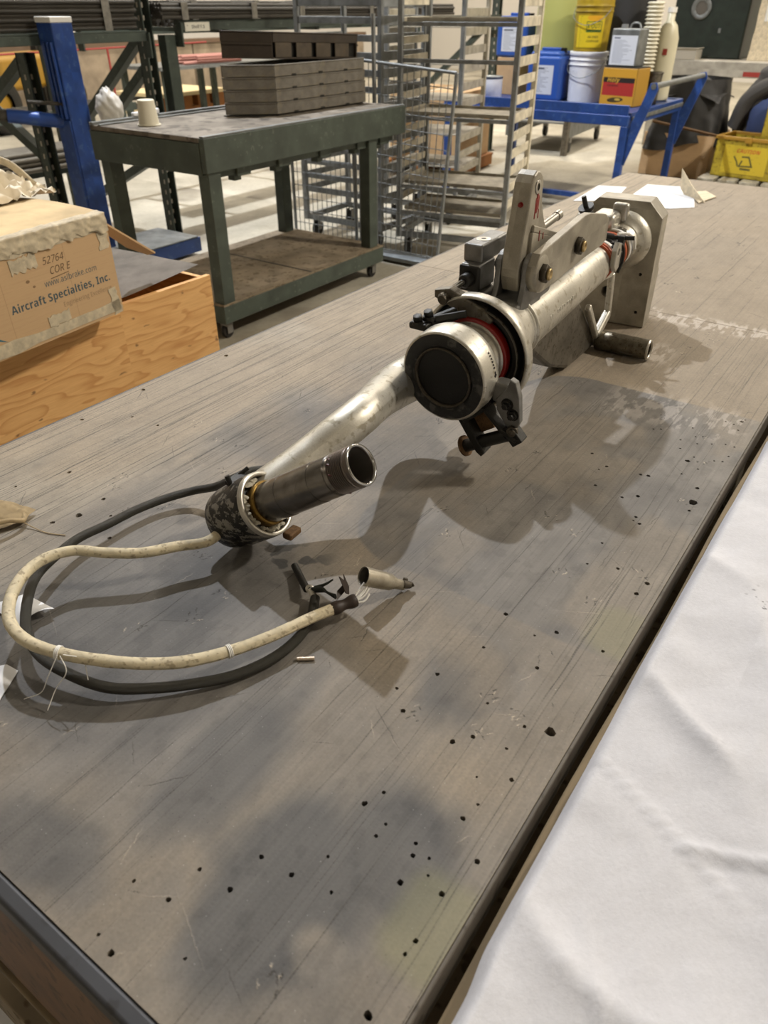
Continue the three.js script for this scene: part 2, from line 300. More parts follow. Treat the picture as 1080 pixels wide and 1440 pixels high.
  const scf = (sst(-0.03, 0.03, rc(1.74, 1.9, -0.56, -0.4, 0.05)) + sst(-0.02, 0.02, rc(2.06, 2.16, -0.6, -0.2, 0.03)) + 0.7 * sst(-0.03, 0.03, rc(1.44, 1.6, -0.45, -0.16, 0.03))) * sst(0.46, 0.6, fbm(X * 30, Z * 90, 4)); for (let i = 0; i < 3; i++) c[i] = mix(c[i], 200 - i * 8, 0.5 * clamp(scf));
  const grn = sst(-0.02, 0.006, rc(0.27, 0.36, -0.2, -0.1, 0.02)) * 0.5 + sst(-0.02, 0.006, rc(0.76, 0.84, -0.19, -0.1, 0.02)) * 0.4;   // rubbed traces of green paint by the edge
  c[0] = mix(c[0], 126, grn); c[1] = mix(c[1], 124, grn); c[2] = mix(c[2], 92, grn);
  return c;
}
function benchTex(w, h, x0, x1) {
  const col = new Float32Array(w * h * 3), hgt = new Float32Array(w * h);
  const W = x1 - x0, D = BZ1 - BZ0;
  for (let j = 0; j < h; j++) for (let i = 0; i < w; i++) {
    const X = x0 + (i + 0.5) / w * W, Z = BZ1 - (j + 0.5) / h * D, k = j * w + i;
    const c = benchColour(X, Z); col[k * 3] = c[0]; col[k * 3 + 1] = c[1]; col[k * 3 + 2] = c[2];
    hgt[k] = 0.6 + 0.08 * (vn(X * 2.2 + 7, Z * 330) - 0.5) + 0.16 * (vn(X * 500, Z * 500) - 0.5);
  }
  const stroke = (X, Z, L, slope, dep, wid, wav) => {   // a crack or scratch: narrow, real depth in the bump, dirt in the colour
    const n = Math.ceil(L / W * w * 1.2); const ph = rnd() * 50;
    for (let s = 0; s < n; s++) {
      const t = s / n, x = X + L * t, z = Z + slope * L * t + wav * (vn(ph + t * 7, 3.3) - 0.5), fi = (x - x0) / W * w, fj = (BZ1 - z) / D * h, a = dep * Math.sin(Math.PI * Math.min(1, t * 1.02)) * (0.5 + 0.8 * vn(ph + t * 40, 9));
      for (let q = Math.floor(fj - wid - 1); q <= fj + wid + 1; q++) {
        const i = Math.floor(fi); if (i < 0 || i >= w || q < 0 || q >= h) continue; const f = clamp(wid + 0.5 - Math.abs(q - fj)) * a; if (f === 0) continue;
        const k = q * w + i; hgt[k] -= 0.5 * f; const g = f > 0 ? 48 : 190, af = Math.abs(f) * 0.8;
        col[k * 3] = mix(col[k * 3], g, af); col[k * 3 + 1] = mix(col[k * 3 + 1], g * 0.93, af); col[k * 3 + 2] = mix(col[k * 3 + 2], g * 0.82, af);
      }
    }
  };
  for (let n = 0; n < (x0 > 2 ? 150 : 560); n++) stroke(rr(x0 - 0.2, x1), rr(BZ0, BZ1), rr(0.05, 0.7), rr(-0.004, 0.004), rr(0.2, 0.8), rr(0.3, 0.6), 0.004);
  for (let n = 0; n < (x0 > 2 ? 40 : 170); n++) stroke(rr(x0 - 0.2, x1), mix(BZ0, -0.95, rnd()), rr(0.1, 0.9), rr(-0.004, 0.004), rr(0.5, 1), rr(0.4, 0.9), 0.004);
  for (let n = 0; n < 190; n++) stroke(rr(x0, x1), rr(BZ0, BZ1), rr(0.006, 0.05), rr(-2.4, 2.4), rnd() < 0.4 ? -0.6 : rr(0.5, 1), 0.6, 0.004);
  for (let n = 0; n < 70; n++) {   // clustered dents and chips
    const X = rr(x0, x1), Z = rr(BZ0, BZ1); for (let q = 0; q < 7; q++) stroke(X + rr(-0.012, 0.012), Z + rr(-0.012, 0.012), rr(0.003, 0.01), rr(-1, 1), rnd() < 0.35 ? -0.8 : 1, rr(0.6, 1.3), 0.003);
  }
  const a = new THREE.DataTexture(new Uint8Array(w * h * 4), w, h), b = new THREE.DataTexture(new Uint8Array(w * h * 4), w, h);
  for (let k = 0; k < w * h; k++) {
    for (let q = 0; q < 3; q++) { a.image.data[k * 4 + q] = clamp(col[k * 3 + q], 0, 255); b.image.data[k * 4 + q] = clamp(hgt[k] * 255, 0, 255); }
    a.image.data[k * 4 + 3] = b.image.data[k * 4 + 3] = 255;
  }
  for (const t of [a, b]) { t.magFilter = THREE.LinearFilter; t.minFilter = THREE.LinearMipmapLinearFilter; t.generateMipmaps = true; t.wrapS = t.wrapT = THREE.RepeatWrapping; t.needsUpdate = true; }
  a.colorSpace = THREE.SRGBColorSpace;
  return M(0xffffff, 0.68, 0, { map: a, bumpMap: b, bumpScale: 0.0011 });
}
const HOLES = [.746,-.308,.0032,.753,-.233,.0036,.73,-.255,.002,.669,-.302,.0022,.755,-.166,.0028,.676,-.226,.0034,.591,-.328,.003,.541,-.358,.0022,.586,-.251,.0022,.515,-.331,.003,.59,-.168,.0065,.579,-.197,.0025,.53,-.241,.003,.51,-.257,.0036,.538,-.2,.002,.503,-.176,.003,.484,-.21,.0016,.454,-.192,.002,.407,-.285,.0026,.384,-.294,.0034,.43,-.197,.003,.377,-.261,.002,.36,-.262,.0022,.377,-.223,.0022,.364,-.218,.0028,.371,-.203,.0018,.396,-.161,.003,.313,-.289,.0018,.277,-.307,.003,.333,-.213,.0035,.355,-.194,.0016,.286,-.263,.0022,.347,-.173,.003,1.563,-.175,.004,1.575,-.171,.0022,1.541,-.186,.0022,1.544,-.203,.0022,1.519,-.172,.0022,1.475,-.252,.0022,1.424,-.317,.0022,1.433,-.304,.0022,1.441,-.236,.0022,1.449,-.224,.0022,1.41,-.257,.0022,1.413,-.225,.0022,1.428,-.201,.0022,1.442,-.178,.0022,1.441,-.161,.0022,1.374,-.247,.0022,1.256,-.382,.003,1.355,-.215,.0022,1.334,-.221,.0045,1.363,-.179,.0022,1.369,-.165,.0022,1.396,-.161,.0022,1.314,-.196,.0022,1.225,-.341,.003,1.206,-.349,.0022,1.279,-.216,.0022,1.233,-.278,.003,1.237,-.265,.004,1.149,-.333,.003,1.245,-.178,.004,1.194,-.171,.0085,1.164,-.169,.003,1.158,-.257,.004,1.138,-.279,.003,1.092,-.238,.003,1.08,-.238,.002,1.076,-.226,.003,.988,-.258,.0022,.923,-.257,.0022,.939,-.213,.003,.93,-.164,.004,.897,-.169,.004,.228,-.387,.0025,.182,-.432,.002,.189,-.389,.003,.231,-.347,.0032,.274,-.345,.0028,.125,-.395,.0035,.129,-.418,.002,.161,-.335,.002,.606,-1.03,.004,.55,-1.023,.006,.511,-1.041,.004,.58,-.977,.003,.538,-.926,.0035,.628,-1.158,.004,.541,-1.195,.003,.295,-.17,.0028,.28,-.172,.0022,.22,-.17,.004,1.197,-1.318,.006,.947,-1.33,.005,.775,-1.32,.004,.849,-1.168,.003,.844,-1.243,.003];
{
  const bench = thing('workbench', 'long weathered grey wooden workbench with drilled holes and dust, carrying the metal gear leg', 'workbench', [0, 0, 0]);
  const top = (x0, x1, tw, th) => {
    const holes = []; for (let i = 0; i < HOLES.length; i += 3) if (HOLES[i] > x0 && HOLES[i] < x1) { const n = 9, r = HOLES[i + 2]; holes.push(Array.from({ length: n }, (_, k) => { const a = k / n * 2 * Math.PI, q = r * rr(0.8, 1.2); return [HOLES[i] + q * Math.cos(a), -HOLES[i + 1] + q * Math.sin(a)]; })); }
    const g = norm(ext([[x0, -BZ1], [x1, -BZ1], [x1, -BZ0], [x0, -BZ0]], 0.02, 0, holes), true), uv = g.attributes.uv, p = g.attributes.position;
    for (let i = 0; i < uv.count; i++) uv.setXY(i, (p.getX(i) - x0) / (x1 - x0), (p.getY(i) + BZ1) / (BZ1 - BZ0));
    g.rotateX(-Math.PI / 2); g.translate(0, BT - 0.02, 0);
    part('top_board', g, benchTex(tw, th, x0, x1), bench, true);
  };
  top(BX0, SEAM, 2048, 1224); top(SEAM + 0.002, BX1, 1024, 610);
  part('under_board', b2(BX0, BT - 0.052, BZ0, BX1, BT - 0.021, BZ1), m.castDark, bench);
  const edgeMat = M(0x6d675f, 0.6, 0, { map: rep(tDirty, 0.5) }), frontMat = M(0x3c3e45, 0.5, 0, { map: rep(tDirty, 0.6) });
  part('edge_strip', b2(BX0 - 0.004, BT - 0.052, BZ1 - 0.001, BX1, BT - 0.001, BZ1 + 0.005, 0.0028), edgeMat, bench);
  part('edge_strip', b2(BX0 - 0.004, BT - 0.052, BZ0 - 0.012, BX1, BT - 0.001, BZ0 + 0.001, 0.006), edgeMat, bench);
  part('edge_strip', b2(BX1 - 0.001, BT - 0.052, BZ0, BX1 + 0.012, BT - 0.001, BZ1, 0.006), edgeMat, bench);
  part('front_edge', b2(BX0 - 0.019, BT - 0.034, BZ0 - 0.012, BX0 + 0.0005, BT - 0.0005, BZ1 + 0.012, 0.005), frontMat, bench, false).userData.label = 'rounded dark grey front edge';
  part('apron', b2(0.0945, 0.46, BZ0 + 0.0, 0.1115, 0.785, BZ1 - 0.0, 0.003), M(0x8a684a, 0.6, 0, { map: rep(tDirty, 0.5) }), bench).userData.label = 'brown board below the front edge';
  part('front_lip', b2(0.088, 0.44, BZ0, 0.116, 0.459, BZ1, 0.003), m.kraft, bench);
  part('apron', b2(0.12, 0.64, BZ1 - 0.05, BX1 - 0.05, 0.765, BZ1 - 0.02), m.castDark, bench);
  part('apron', b2(0.12, 0.64, BZ0 + 0.02, BX1 - 0.05, 0.765, BZ0 + 0.05), m.castDark, bench);
  for (const x of [0.2, 2.1, 4.0]) for (const z of [BZ0 + 0.1, BZ1 - 0.1]) part('leg', bx(x, 0.383, z, 0.09, 0.766, 0.09, 0.004), m.castDark, bench);
  part('lower_shelf', b2(0.078, 0.16, BZ0 + 0.05, BX1 - 0.1, 0.3, BZ1 - 0.05, 0.004), m.shelfWood, bench);
}
// ---------------------------------------------------------------- the second table, covered with paper
{
  const t = thing('side_table', 'low brown-edged table standing close along the right side of the workbench under white paper', 'table', [0, 0, 0]);
  part('tabletop', b2(-0.6, 0.765, -0.116, 4.0, 0.803, 1.0, 0.004), M(0x54504a, 0.7, 0, { map: rep(tDirty, 0.6) }), t);
  for (const x of [-0.4, 1.8, 3.9]) for (const z of [-0.03, 0.9]) part('leg', bx(x, 0.3825, z, 0.07, 0.765, 0.07, 0.004), m.castDark, t);
  const kr = (u, v) => { const X = mix(-0.5, 1.56, u), s = v * 0.2, e = -0.1215 + 0.002 * Math.sin(X * 9); const d = 0.02; return s < d ? [X, 0.805 - (d - s) * 0.7, e - 0.0006] : [X, 0.8055 + 0.001 * fbm(X * 6, s * 6, 2), e + (s - d)]; };
  solo('kraft_sheet', 'brown kraft paper sheet showing along the table edge under the white paper', 'paper', sheet(1, 1, 90, 60, kr), m.kraft);
  const wp = (u, v) => {
    const X = mix(-0.5, 1.53, u), s = v * 1.08, e = -0.1205 + 0.006 * fbm(X * 5, 3, 3) + 0.006 * sst(0.34, 0.28, X), d = 0.012;
    const n1 = fbm(X * 3.1 + 2, s * 3.6 + 1, 3), n2 = fbm(X * 11 + 8, s * 13, 4), rid = 1 - Math.abs(2 * fbm(X * 2.3 + 20 + s * 1.4, s * 2.1 + 9, 3) - 1);
    let h = 0.8085 + 0.016 * n1 + 0.011 * n2 + 0.012 * Math.pow(rid, 8);
    const cr = (x0, z0, x1, z1, w, a) => { const dx = x1 - x0, dz = z1 - z0, L = Math.hypot(dx, dz), px = X - x0, pz = (e + s) - z0, q = (px * dx + pz * dz) / L / L, o = Math.abs(px * dz - pz * dx) / L; return a * Math.max(0, 1 - o / w) * sst(-0.02, 0.15, q) * sst(1.05, 0.8, q); };
    h += cr(0.6, -0.13, 0.49, 0.09, 0.006, 0.004) + cr(0.53, 0.0, 0.57, 0.13, 0.009, 0.006) + cr(0.42, -0.06, 0.24, 0.05, 0.01, 0.003) + cr(0.75, -0.1, 0.64, 0.04, 0.012, 0.004) + cr(0.62, 0.05, 0.25, 0.3, 0.05, 0.008);
    if (s < d) { const a = (1 - s / d); return [X, h * (1 - a) + (0.808 - 0.004 * a) * a, e + s]; }
    return [X, h, e + s];
  };
  const wpm = solo('white_paper', 'large wrinkled sheet of white paper spread over the table at right', 'paper', sheet(1, 1, 260, 180, wp), m.paper);
}

// ---------------------------------------------------------------- the landing gear leg
// local frame: x along the main barrel away from the wheel end, y up from the bench, z to the right
const gear = thing('landing_gear_leg', 'silver metal landing gear leg with trailing arm, axle tube and barrel lying on the bench', 'aircraft part', [1.0624, 0.8205, -0.6074]);
const GX = V(0.9979, 0.0645, -0.0027), GZ = V(0.0027, 0, 1), GY = GZ.clone().cross(GX);
gear.quaternion.setFromRotationMatrix(new THREE.Matrix4().makeBasis(GX, GY, GZ));
// the shapes below are drawn on a straight 1 m axis; the casting itself tapers slightly towards its far end
const GEX = V(Math.cos(0.05236) * Math.cos(0.01396), Math.sin(0.01396), -Math.sin(0.05236) * Math.cos(0.01396)), GEZ = V(Math.sin(0.05236), 0, Math.cos(0.05236)), GEY = GEZ.clone().cross(GEX);
const DRAWN = new THREE.Matrix4().makeBasis(GEX, GEY, GEZ).setPosition(0.96, BT, -0.554);
const INTO = new THREE.Matrix4().makeBasis(GX, GY, GZ).setPosition(1.0624, 0.8205, -0.6074).invert().multiply(DRAWN);   // axle pieces keep their own frame
const taper = ([x, y, z]) => { const k = 1.1 - 0.0995 * x + 0.008 * x * x; return [x - 0.0787 * x * x, 0.1766 + k * (y - 0.228), k * z]; };
const rigid = q => V(...q).applyMatrix4(INTO).toArray();
function tapered(g) { const p = g.attributes.position; for (let i = 0; i < p.count; i++) p.setXYZ(i, ...taper([p.getX(i), p.getY(i), p.getZ(i)])); return g; }
let axleFrame = false;
const gp = (name, gs, mat, parent) => part(name, (Array.isArray(gs) ? gs : [gs]).map(g => axleFrame === null ? norm(g) : axleFrame ? norm(g).applyMatrix4(INTO) : tapered(norm(g))), mat, parent);
{
  const AY = 0.228, X1 = [1, 0, 0], at = (x, y = AY, z = 0) => [x, y, z];
  // wheel-end hub, its black cap, the piston and the red seal
  const hub = gp('hub', lathe([[0.004, 0], [0.004, 0.066], [0.0, 0.07], [0.0, 0.0745], [0.004, 0.0775], [0.04, 0.0785], [0.052, 0.076], [0.062, 0.066], [0.072, 0.0585], [0.08, 0.0565], [0.08, 0]], at(0), X1, 64), m.cast, gear);
  const cap = gp('end_cap', [lathe([[0, 0.073], [-0.0015, 0.072], [-0.0015, 0.056], [0.0015, 0.0535], [0.0015, 0]], at(0), X1, 64)], m.blackCap, hub);
  cap.userData.label = 'worn black painted end face';
  {   // small stamped characters and an arrow on the hub's rim
    const gs = []; const put = (x, a, w, l) => { const g = bx(0, 0, 0, w, l, 0.0006); g.rotateX(-a); g.translate(x, AY + 0.0787 * Math.sin(a), 0.0787 * Math.cos(a)); gs.push(g); };
    for (let i = 0; i < 6; i++) { const a = 0.62 - i * 0.065; put(0.033, a, 0.0008, 0.0032); put(0.036, a, 0.0008, 0.0032); if (i % 2) put(0.0345, a + 0.016, 0.003, 0.0007); if (i % 3 !== 1) put(0.0345, a, 0.003, 0.0007); }
    put(0.0355, 0.175, 0.003, 0.006); put(0.0355, 0.135, 0.0075, 0.0018); put(0.0355, 0.115, 0.0046, 0.0018); put(0.0355, 0.097, 0.002, 0.0016);
    gp('stamped_marking', gs, m.blackSteel, hub);
  }
  gp('cap_ring', lathe([[0, 0.0515], [-0.004, 0.0515], [-0.0045, 0.049], [-0.001, 0.0475], [0.001, 0.0475]], at(0), X1, 64), m.grimy, hub);
  gp('cap_disc', lathe([[0.001, 0.0478], [0.0, 0.046], [-0.001, 0.03], [-0.0015, 0]], at(0), X1, 48), m.capDark, hub);
  gp('piston', lathe([[0.07, 0], [0.07, 0.0545], [0.102, 0.0565], [0.102, 0.059], [0.106, 0.06], [0.113, 0.06], [0.16, 0.06], [0.16, 0]], at(0), X1, 64), m.bare, gear);
  gp('seal_ring', lathe([[0.105, 0.058], [0.105, 0.0635], [0.108, 0.065], [0.122, 0.065], [0.122, 0.058]], at(0), X1, 64), m.redSeal, gear).userData.label = 'red seal ring';
  // big flange with its black rubber channel
  gp('flange', lathe([[0.128, 0.094], [0.113, 0.0955], [0.111, 0.098], [0.112, 0.101], [0.118, 0.1025], [0.132, 0.102], [0.15, 0.094], [0.17, 0.081], [0.2, 0.068], [0.235, 0.0595], [0.26, 0.0565], [0.26, 0.02]], at(0), X1, 72), m.cast, gear);
  gp('rubber_ring', lathe([[0.13, 0.06], [0.128, 0.0665], [0.121, 0.069], [0.127, 0.073], [0.124, 0.077], [0.117, 0.0785], [0.1165, 0.0805], [0.121, 0.082], [0.132, 0.083], [0.134, 0.09], [0.128, 0.0945], [0.117, 0.096], [0.116, 0.0955], [0.14, 0.09], [0.14, 0.06]], at(0), X1, 72), m.rubber, gear).userData.label = 'black rubber ring inside the flange';
  gp('retaining_ridge', lathe([[0.118, 0.0778], [0.1145, 0.0786], [0.1145, 0.0802], [0.118, 0.081]], at(0), X1, 72), m.castDark, gear);
  // barrel
  const bary = x => AY - 0.008 * sst(0.25, 0.75, x);
  gp('barrel', lathe([[0.24, 0.02], [0.24, 0.0588], [0.27, 0.057], [0.45, 0.053], [0.62, 0.0475], [0.7, 0.0455], [0.722, 0.043], [0.726, 0.036], [0.726, 0]], at(0, AY + 0.003), [1, -0.014, 0], 56), m.cast, gear);
  gp('casting_rib', [lathe([[0.255, 0.056], [0.258, 0.0615], [0.263, 0.0615], [0.268, 0.056]], at(0), X1, 56)], m.cast, gear);
  {   // raised casting lettering along the barrel side, as short bosses
    const gs = []; let x = 0.33; for (let i = 0; i < 15; i++) { const w = rr(0.004, 0.009); if (i !== 3 && i !== 4 && i !== 10) { const a = 0.12 + 0.0, r = mix(0.0555, 0.051, (x - 0.3) / 0.25); const g = bx(0, 0, 0, w, rr(0.004, 0.009), 0.0015, 0.0005, 1); g.rotateX(-a); g.translate(x, AY + r * Math.sin(a), r * Math.cos(a) + 0.0002); gs.push(g); } x += w + 0.003; }
    gp('raised_marking', gs, m.cast, gear);
  }
  // strapped end: bare neck with orange and white bands and wires, ball flange on the block
  const bx0 = 0.72;
  gp('neck', lathe([[0.72, 0], [0.72, 0.04], [0.9, 0.041], [0.93, 0.047], [0.935, 0.06], [0.952, 0.07], [0.964, 0.069], [0.97, 0.055], [0.97, 0]], at(0, AY - 0.004), X1, 48), m.cast, gear);
  for (const [x, w, mm, n] of [[0.732, 0.006, m.orange, 'orange_band'], [0.745, 0.01, m.orange, 'orange_band'], [0.762, 0.014, m.white, 'white_band'], [0.79, 0.012, m.rubber, 'black_band'], [0.815, 0.02, m.white, 'white_band'], [0.838, 0.012, m.orange, 'orange_band'], [0.855, 0.01, m.rust, 'brown_band'], [0.872, 0.012, m.white, 'white_band'], [0.895, 0.016, m.chrome, 'steel_band']])
    gp(n, lathe([[x - w / 2, 0.039], [x - w / 2, 0.044], [x - w / 4, 0.0455], [x + w / 4, 0.0455], [x + w / 2, 0.044], [x + w / 2, 0.039]], at(0, AY - 0.004), X1, 40), mm, gear);
  gp('clamp_saddle', [bx(0.905, 0.278, -0.035, 0.08, 0.04, 0.06, 0.012, 3), bx(0.94, 0.292, -0.012, 0.022, 0.045, 0.04, 0.008, 2), lathe([[0, 0], [0, 0.02], [0.03, 0.021], [0.036, 0.016], [0.036, 0]], [0.86, 0.276, -0.06], [0, 0.25, -1], 24)], m.bare, gear);
  gp('clamp_bolt', [rod([0.85, 0.285, -0.062], [0.84, 0.34, -0.078], 0.006), hexBolt([0.847, 0.295, -0.064], [-0.17, 0.95, -0.27], 0.016, 0.012), rod([0.846, 0.29, -0.064], [0.8475, 0.282, -0.062], 0.022), rod([0.849, 0.31, -0.07], [0.846, 0.317, -0.072], 0.019)], m.blackSteel, gear);
  gp('toggle_pin', [rod([0.8, 0.268, 0.015], [0.82, 0.268, 0.062], 0.005), rod([0.79, 0.272, 0.0], [0.8, 0.268, 0.018], 0.008), bx(0.81, 0.256, 0.036, 0.02, 0.035, 0.014, 0.003)], m.blackSteel, gear);
  gp('side_link', [ext([[0, 0], [0.02, 0.006], [0.026, 0.03], [0.018, 0.06], [0, 0.066], [-0.014, 0.05], [-0.016, 0.016]], 0.012, 0.002, [circ(0.004, 0.044, 0.008)]).translate(0.73, 0.212, 0.043)], m.bare, gear);
  for (const [pts, mm] of [[[[0.75, 0.27, 0.03], [0.77, 0.262, 0.05], [0.775, 0.23, 0.055], [0.765, 0.2, 0.05]], m.rubber], [[[0.74, 0.265, 0.035], [0.755, 0.25, 0.052], [0.752, 0.22, 0.053]], m.blackSteel], [[[0.83, 0.27, 0.02], [0.86, 0.265, 0.036], [0.88, 0.25, 0.046], [0.885, 0.226, 0.05]], m.white]])
    gp('loose_wire', sweep(pts, 0.0035, 24, 8), mm, gear);
  // clevis ears on a saddle, lever between them, link bar and bolts
  const PX = 0.262, PY = 0.337;
  gp('clevis_base', [b2(0.205, 0.262, -0.03, 0.325, 0.293, 0.036, 0.012), bx(0.34, 0.279, 0.004, 0.06, 0.02, 0.06, 0.008)], m.castGrey, gear);
  const ear = z => [ext([[PX - 0.045, 0.28], [PX + 0.045, 0.28], [PX + 0.03, 0.31], [PX + 0.024, 0.342], ...Array.from({ length: 9 }, (_, i) => { const a = 0.15 + i / 8 * (Math.PI - 0.3); return [PX + 0.024 * Math.cos(a), PY + 0.006 + 0.024 * Math.sin(a)]; }), [PX - 0.024, 0.342], [PX - 0.03, 0.31]], 0.011, 0.002).translate(0, 0, z), rod([PX, PY + 0.004, z - 0.002], [PX, PY + 0.004, z + 0.013], 0.021, 0.021, 28)];
  gp('clevis_ear', ear(-0.025), m.castGrey, gear); gp('clevis_ear', ear(0.026), m.castGrey, gear);
  gp('pivot_pin', rod([PX, PY + 0.004, -0.034], [PX, PY + 0.004, 0.058], 0.009, 0.009, 20), m.blackSteel, gear);
  const lever = gp('lever_arm', [
    ext([[0.24, 0.304], [0.231, 0.33], [0.237, 0.37], [0.249, 0.41], [0.259, 0.44], [0.262, 0.462], [0.267, 0.478], [0.276, 0.489], [0.288, 0.4945], [0.3, 0.492], [0.311, 0.484], [0.317, 0.47], [0.315, 0.452], [0.322, 0.43], [0.336, 0.406], [0.358, 0.382], [0.342, 0.372], [0.315, 0.36], [0.3, 0.34], [0.29, 0.32], [0.282, 0.304]], 0.034, 0.004, [circ(0.291, 0.469, 0.0095, 24)], 3).translate(0, 0, -0.012),
    barG([0.275, 0.405, 0.003], [0.44, 0.352, 0.003], 0.05, 0.012, 0.003), ext([[0.27, 0.4], [0.44, 0.352], [0.452, 0.33], [0.436, 0.312], [0.4, 0.335], [0.365, 0.325], [0.34, 0.3], [0.29, 0.3], [0.262, 0.32]], 0.042, 0.002, [[[0.335, 0.315], [0.36, 0.335], [0.392, 0.338], [0.38, 0.31], [0.35, 0.303]]]).translate(0, 0, -0.014)], m.plate, gear);
  gp('eye_bush', lathe([[-0.002, 0.006], [-0.002, 0.0098], [0.0005, 0.0115], [0.0005, 0.006]], [0.291, 0.469, 0.0225], [0, 0, 1], 28), m.bare, lever);
  gp('eye_bore', rod([0.291, 0.469, -0.007], [0.291, 0.469, 0.021], 0.0062, 0.0062, 20), m.boreDark, lever);
  gp('red_plug', [rod([0.266, 0.4445, 0.006], [0.2575, 0.4445, 0.006], 0.0052, 0.0042), rod([0.259, 0.4445, 0.006], [0.253, 0.4445, 0.006], 0.0028)], m.redPaint, lever);
  {   // runs of dried dark red fluid below the eye, with their own edges and thickness
    const gs = []; for (const [x, y, l, w] of [[0.292, 0.456, 0.026, 0.004], [0.298, 0.452, 0.018, 0.003], [0.286, 0.45, 0.03, 0.0022], [0.301, 0.43, 0.012, 0.002], [0.3, 0.395, 0.014, 0.0024], [0.318, 0.388, 0.008, 0.002]]) { const g = new THREE.CapsuleGeometry(w, l, 3, 8); g.scale(1, 1, 0.28); g.rotateZ(-0.1); g.translate(x, y - l / 2, x > 0.299 && y < 0.42 ? 0.0283 : 0.0222); gs.push(g); }
    gp('red_fluid_run', gs, m.redPaint, lever);
  }
  gp('thrust_rod', [rod([0.4, 0.352, -0.034], [0.56, 0.362, -0.034], 0.008), rod([0.545, 0.361, -0.034], [0.562, 0.3622, -0.034], 0.0095)], m.bare, gear);
  const bar = gp('link_bar', [ext([[0.24, 0.318], [0.25, 0.305], [0.268, 0.3], [0.31, 0.3], [0.5, 0.305], [0.6, 0.304], [0.625, 0.31], [0.625, 0.352], [0.6, 0.366], [0.5, 0.388], [0.47, 0.39], [0.25, 0.372], [0.235, 0.355]], 0.016, 0.0018).translate(0, 0, 0.0375), lathe([[0, 0], [0, 0.031], [0.018, 0.031], [0.018, 0]], [PX, PY, 0.0365], [0, 0, 1], 32)], m.plate, gear);
  gp('link_foot', [bx(0.6, 0.33, 0.02, 0.045, 0.05, 0.04, 0.006), ext([[0.6, 0.34], [0.64, 0.35], [0.68, 0.345], [0.7, 0.325], [0.695, 0.3], [0.66, 0.29], [0.61, 0.29]], 0.03, 0.003, [circ(0.672, 0.318, 0.009)]).translate(0, 0, 0.002)], m.plate, gear);
  for (const [x, y] of [[PX, PY], [0.435, 0.343]]) {
    const b = gp('hex_bolt', [hexBolt([x, y, 0.0545], [0, 0, 1], 0.0165, 0.011)], m.grimy, gear);
    gp('bolt_tip', lathe([[0, 0], [0, 0.0105], [0.004, 0.0105], [0.0055, 0.0085], [0.0055, 0.006], [0.003, 0.005], [0.003, 0]], [x, y, 0.0655], [0, 0, 1], 24), m.brass, b);
  }
  // valve block with its push rod on the far side
  const valve = gp('valve_block', [b2(0.205, 0.302, -0.078, 0.27, 0.348, -0.04, 0.004), b2(0.222, 0.345, -0.082, 0.33, 0.378, -0.044, 0.005), bx(0.245, 0.3, -0.058, 0.05, 0.03, 0.028, 0.006)], m.castGrey, gear);
  gp('port', [lathe([[0, 0.0045], [0.0, 0.013], [0.0012, 0.014], [0.002, 0.013], [0.002, 0.0045]], [0.262, 0.3768, -0.062], [0, 1, 0], 24)], m.bare, valve);
  gp('port_hole', rod([0.262, 0.374, -0.062], [0.262, 0.3781, -0.062], 0.0055), m.boreDark, valve);
  gp('gland', [lathe([[0, 0], [0, 0.009], [0.004, 0.0125], [0.022, 0.013], [0.03, 0.011], [0.03, 0]], [0.183, 0.323, -0.06], X1, 24), bx(0.208, 0.323, -0.06, 0.012, 0.046, 0.04, 0.004)], m.blackSteel, valve);
  gp('push_rod', rod([0.1, 0.321, -0.06], [0.19, 0.323, -0.06], 0.0058, 0.0058, 20), m.chrome, gear);
  gp('mounting', bx(0.25, 0.28, -0.05, 0.08, 0.04, 0.04, 0.01), m.castGrey, gear);
  // lug on the flange where the push rod ends
  gp('flange_lug', [ext([[-0.052, 0.05], [0.05, 0.085], [0.05, 0.098], [0.02, 0.106], [-0.045, 0.082], [-0.062, 0.066]], 0.02, 0.003).rotateY(Math.PI / 2).translate(0.112, AY, -0.03)], m.castDark, gear);
  gp('lug_bolt', [hexBolt([0.118, 0.318, -0.052], [-0.4, 0.9, -0.1], 0.009, 0.009), rod([0.1, 0.315, -0.058], [0.13, 0.322, -0.058], 0.0085)], m.grimy, gear);
  // black clamp on top left of the piston
  gp('hose_clamp', [barG([0.052, 0.285, -0.066], [0.1, 0.3, -0.028], 0.012, 0.022, 0.004), barG([0.062, 0.296, -0.052], [0.1, 0.302, -0.01], 0.008, 0.012, 0.003), bx(0.05, 0.287, -0.07, 0.028, 0.012, 0.034, 0.004)], m.blackSteel, gear);
  for (const [x, y, z] of [[0.045, 0.293, -0.072], [0.06, 0.299, -0.06]]) gp('clamp_screw', [hexBolt([x, y, z], [-0.25, 0.95, -0.1], 0.0085, 0.012), rod([x, y - 0.004, z], [x, y + 0.002, z], 0.0115)], m.blackSteel, gear);
  // trailing arm and axle
  const TD = V(0.095, 0.56, 0.823).normalize(), td = [TD.x, TD.y, TD.z], F = [-0.288, 0.0966, -0.144], ft = s => [F[0] + td[0] * s, F[1] + td[1] * s, F[2] + td[2] * s];
  axleFrame = null;
  gp('trailing_arm', sweep([taper([0.066, 0.226, -0.01]), taper([0.058, 0.21, -0.05]), taper([0.016, 0.187, -0.092]), ...[[-0.09, 0.16, -0.11], [-0.17, 0.126, -0.14], [-0.245, 0.094, -0.168], [-0.3, 0.066, -0.186]].map(rigid)], t => mix(0.046, 0.034, sst(0.12, 0.5, t)) + 0.008 * sst(0.78, 1, t), 80, 28, 0.95), m.cast, gear);
  axleFrame = true;
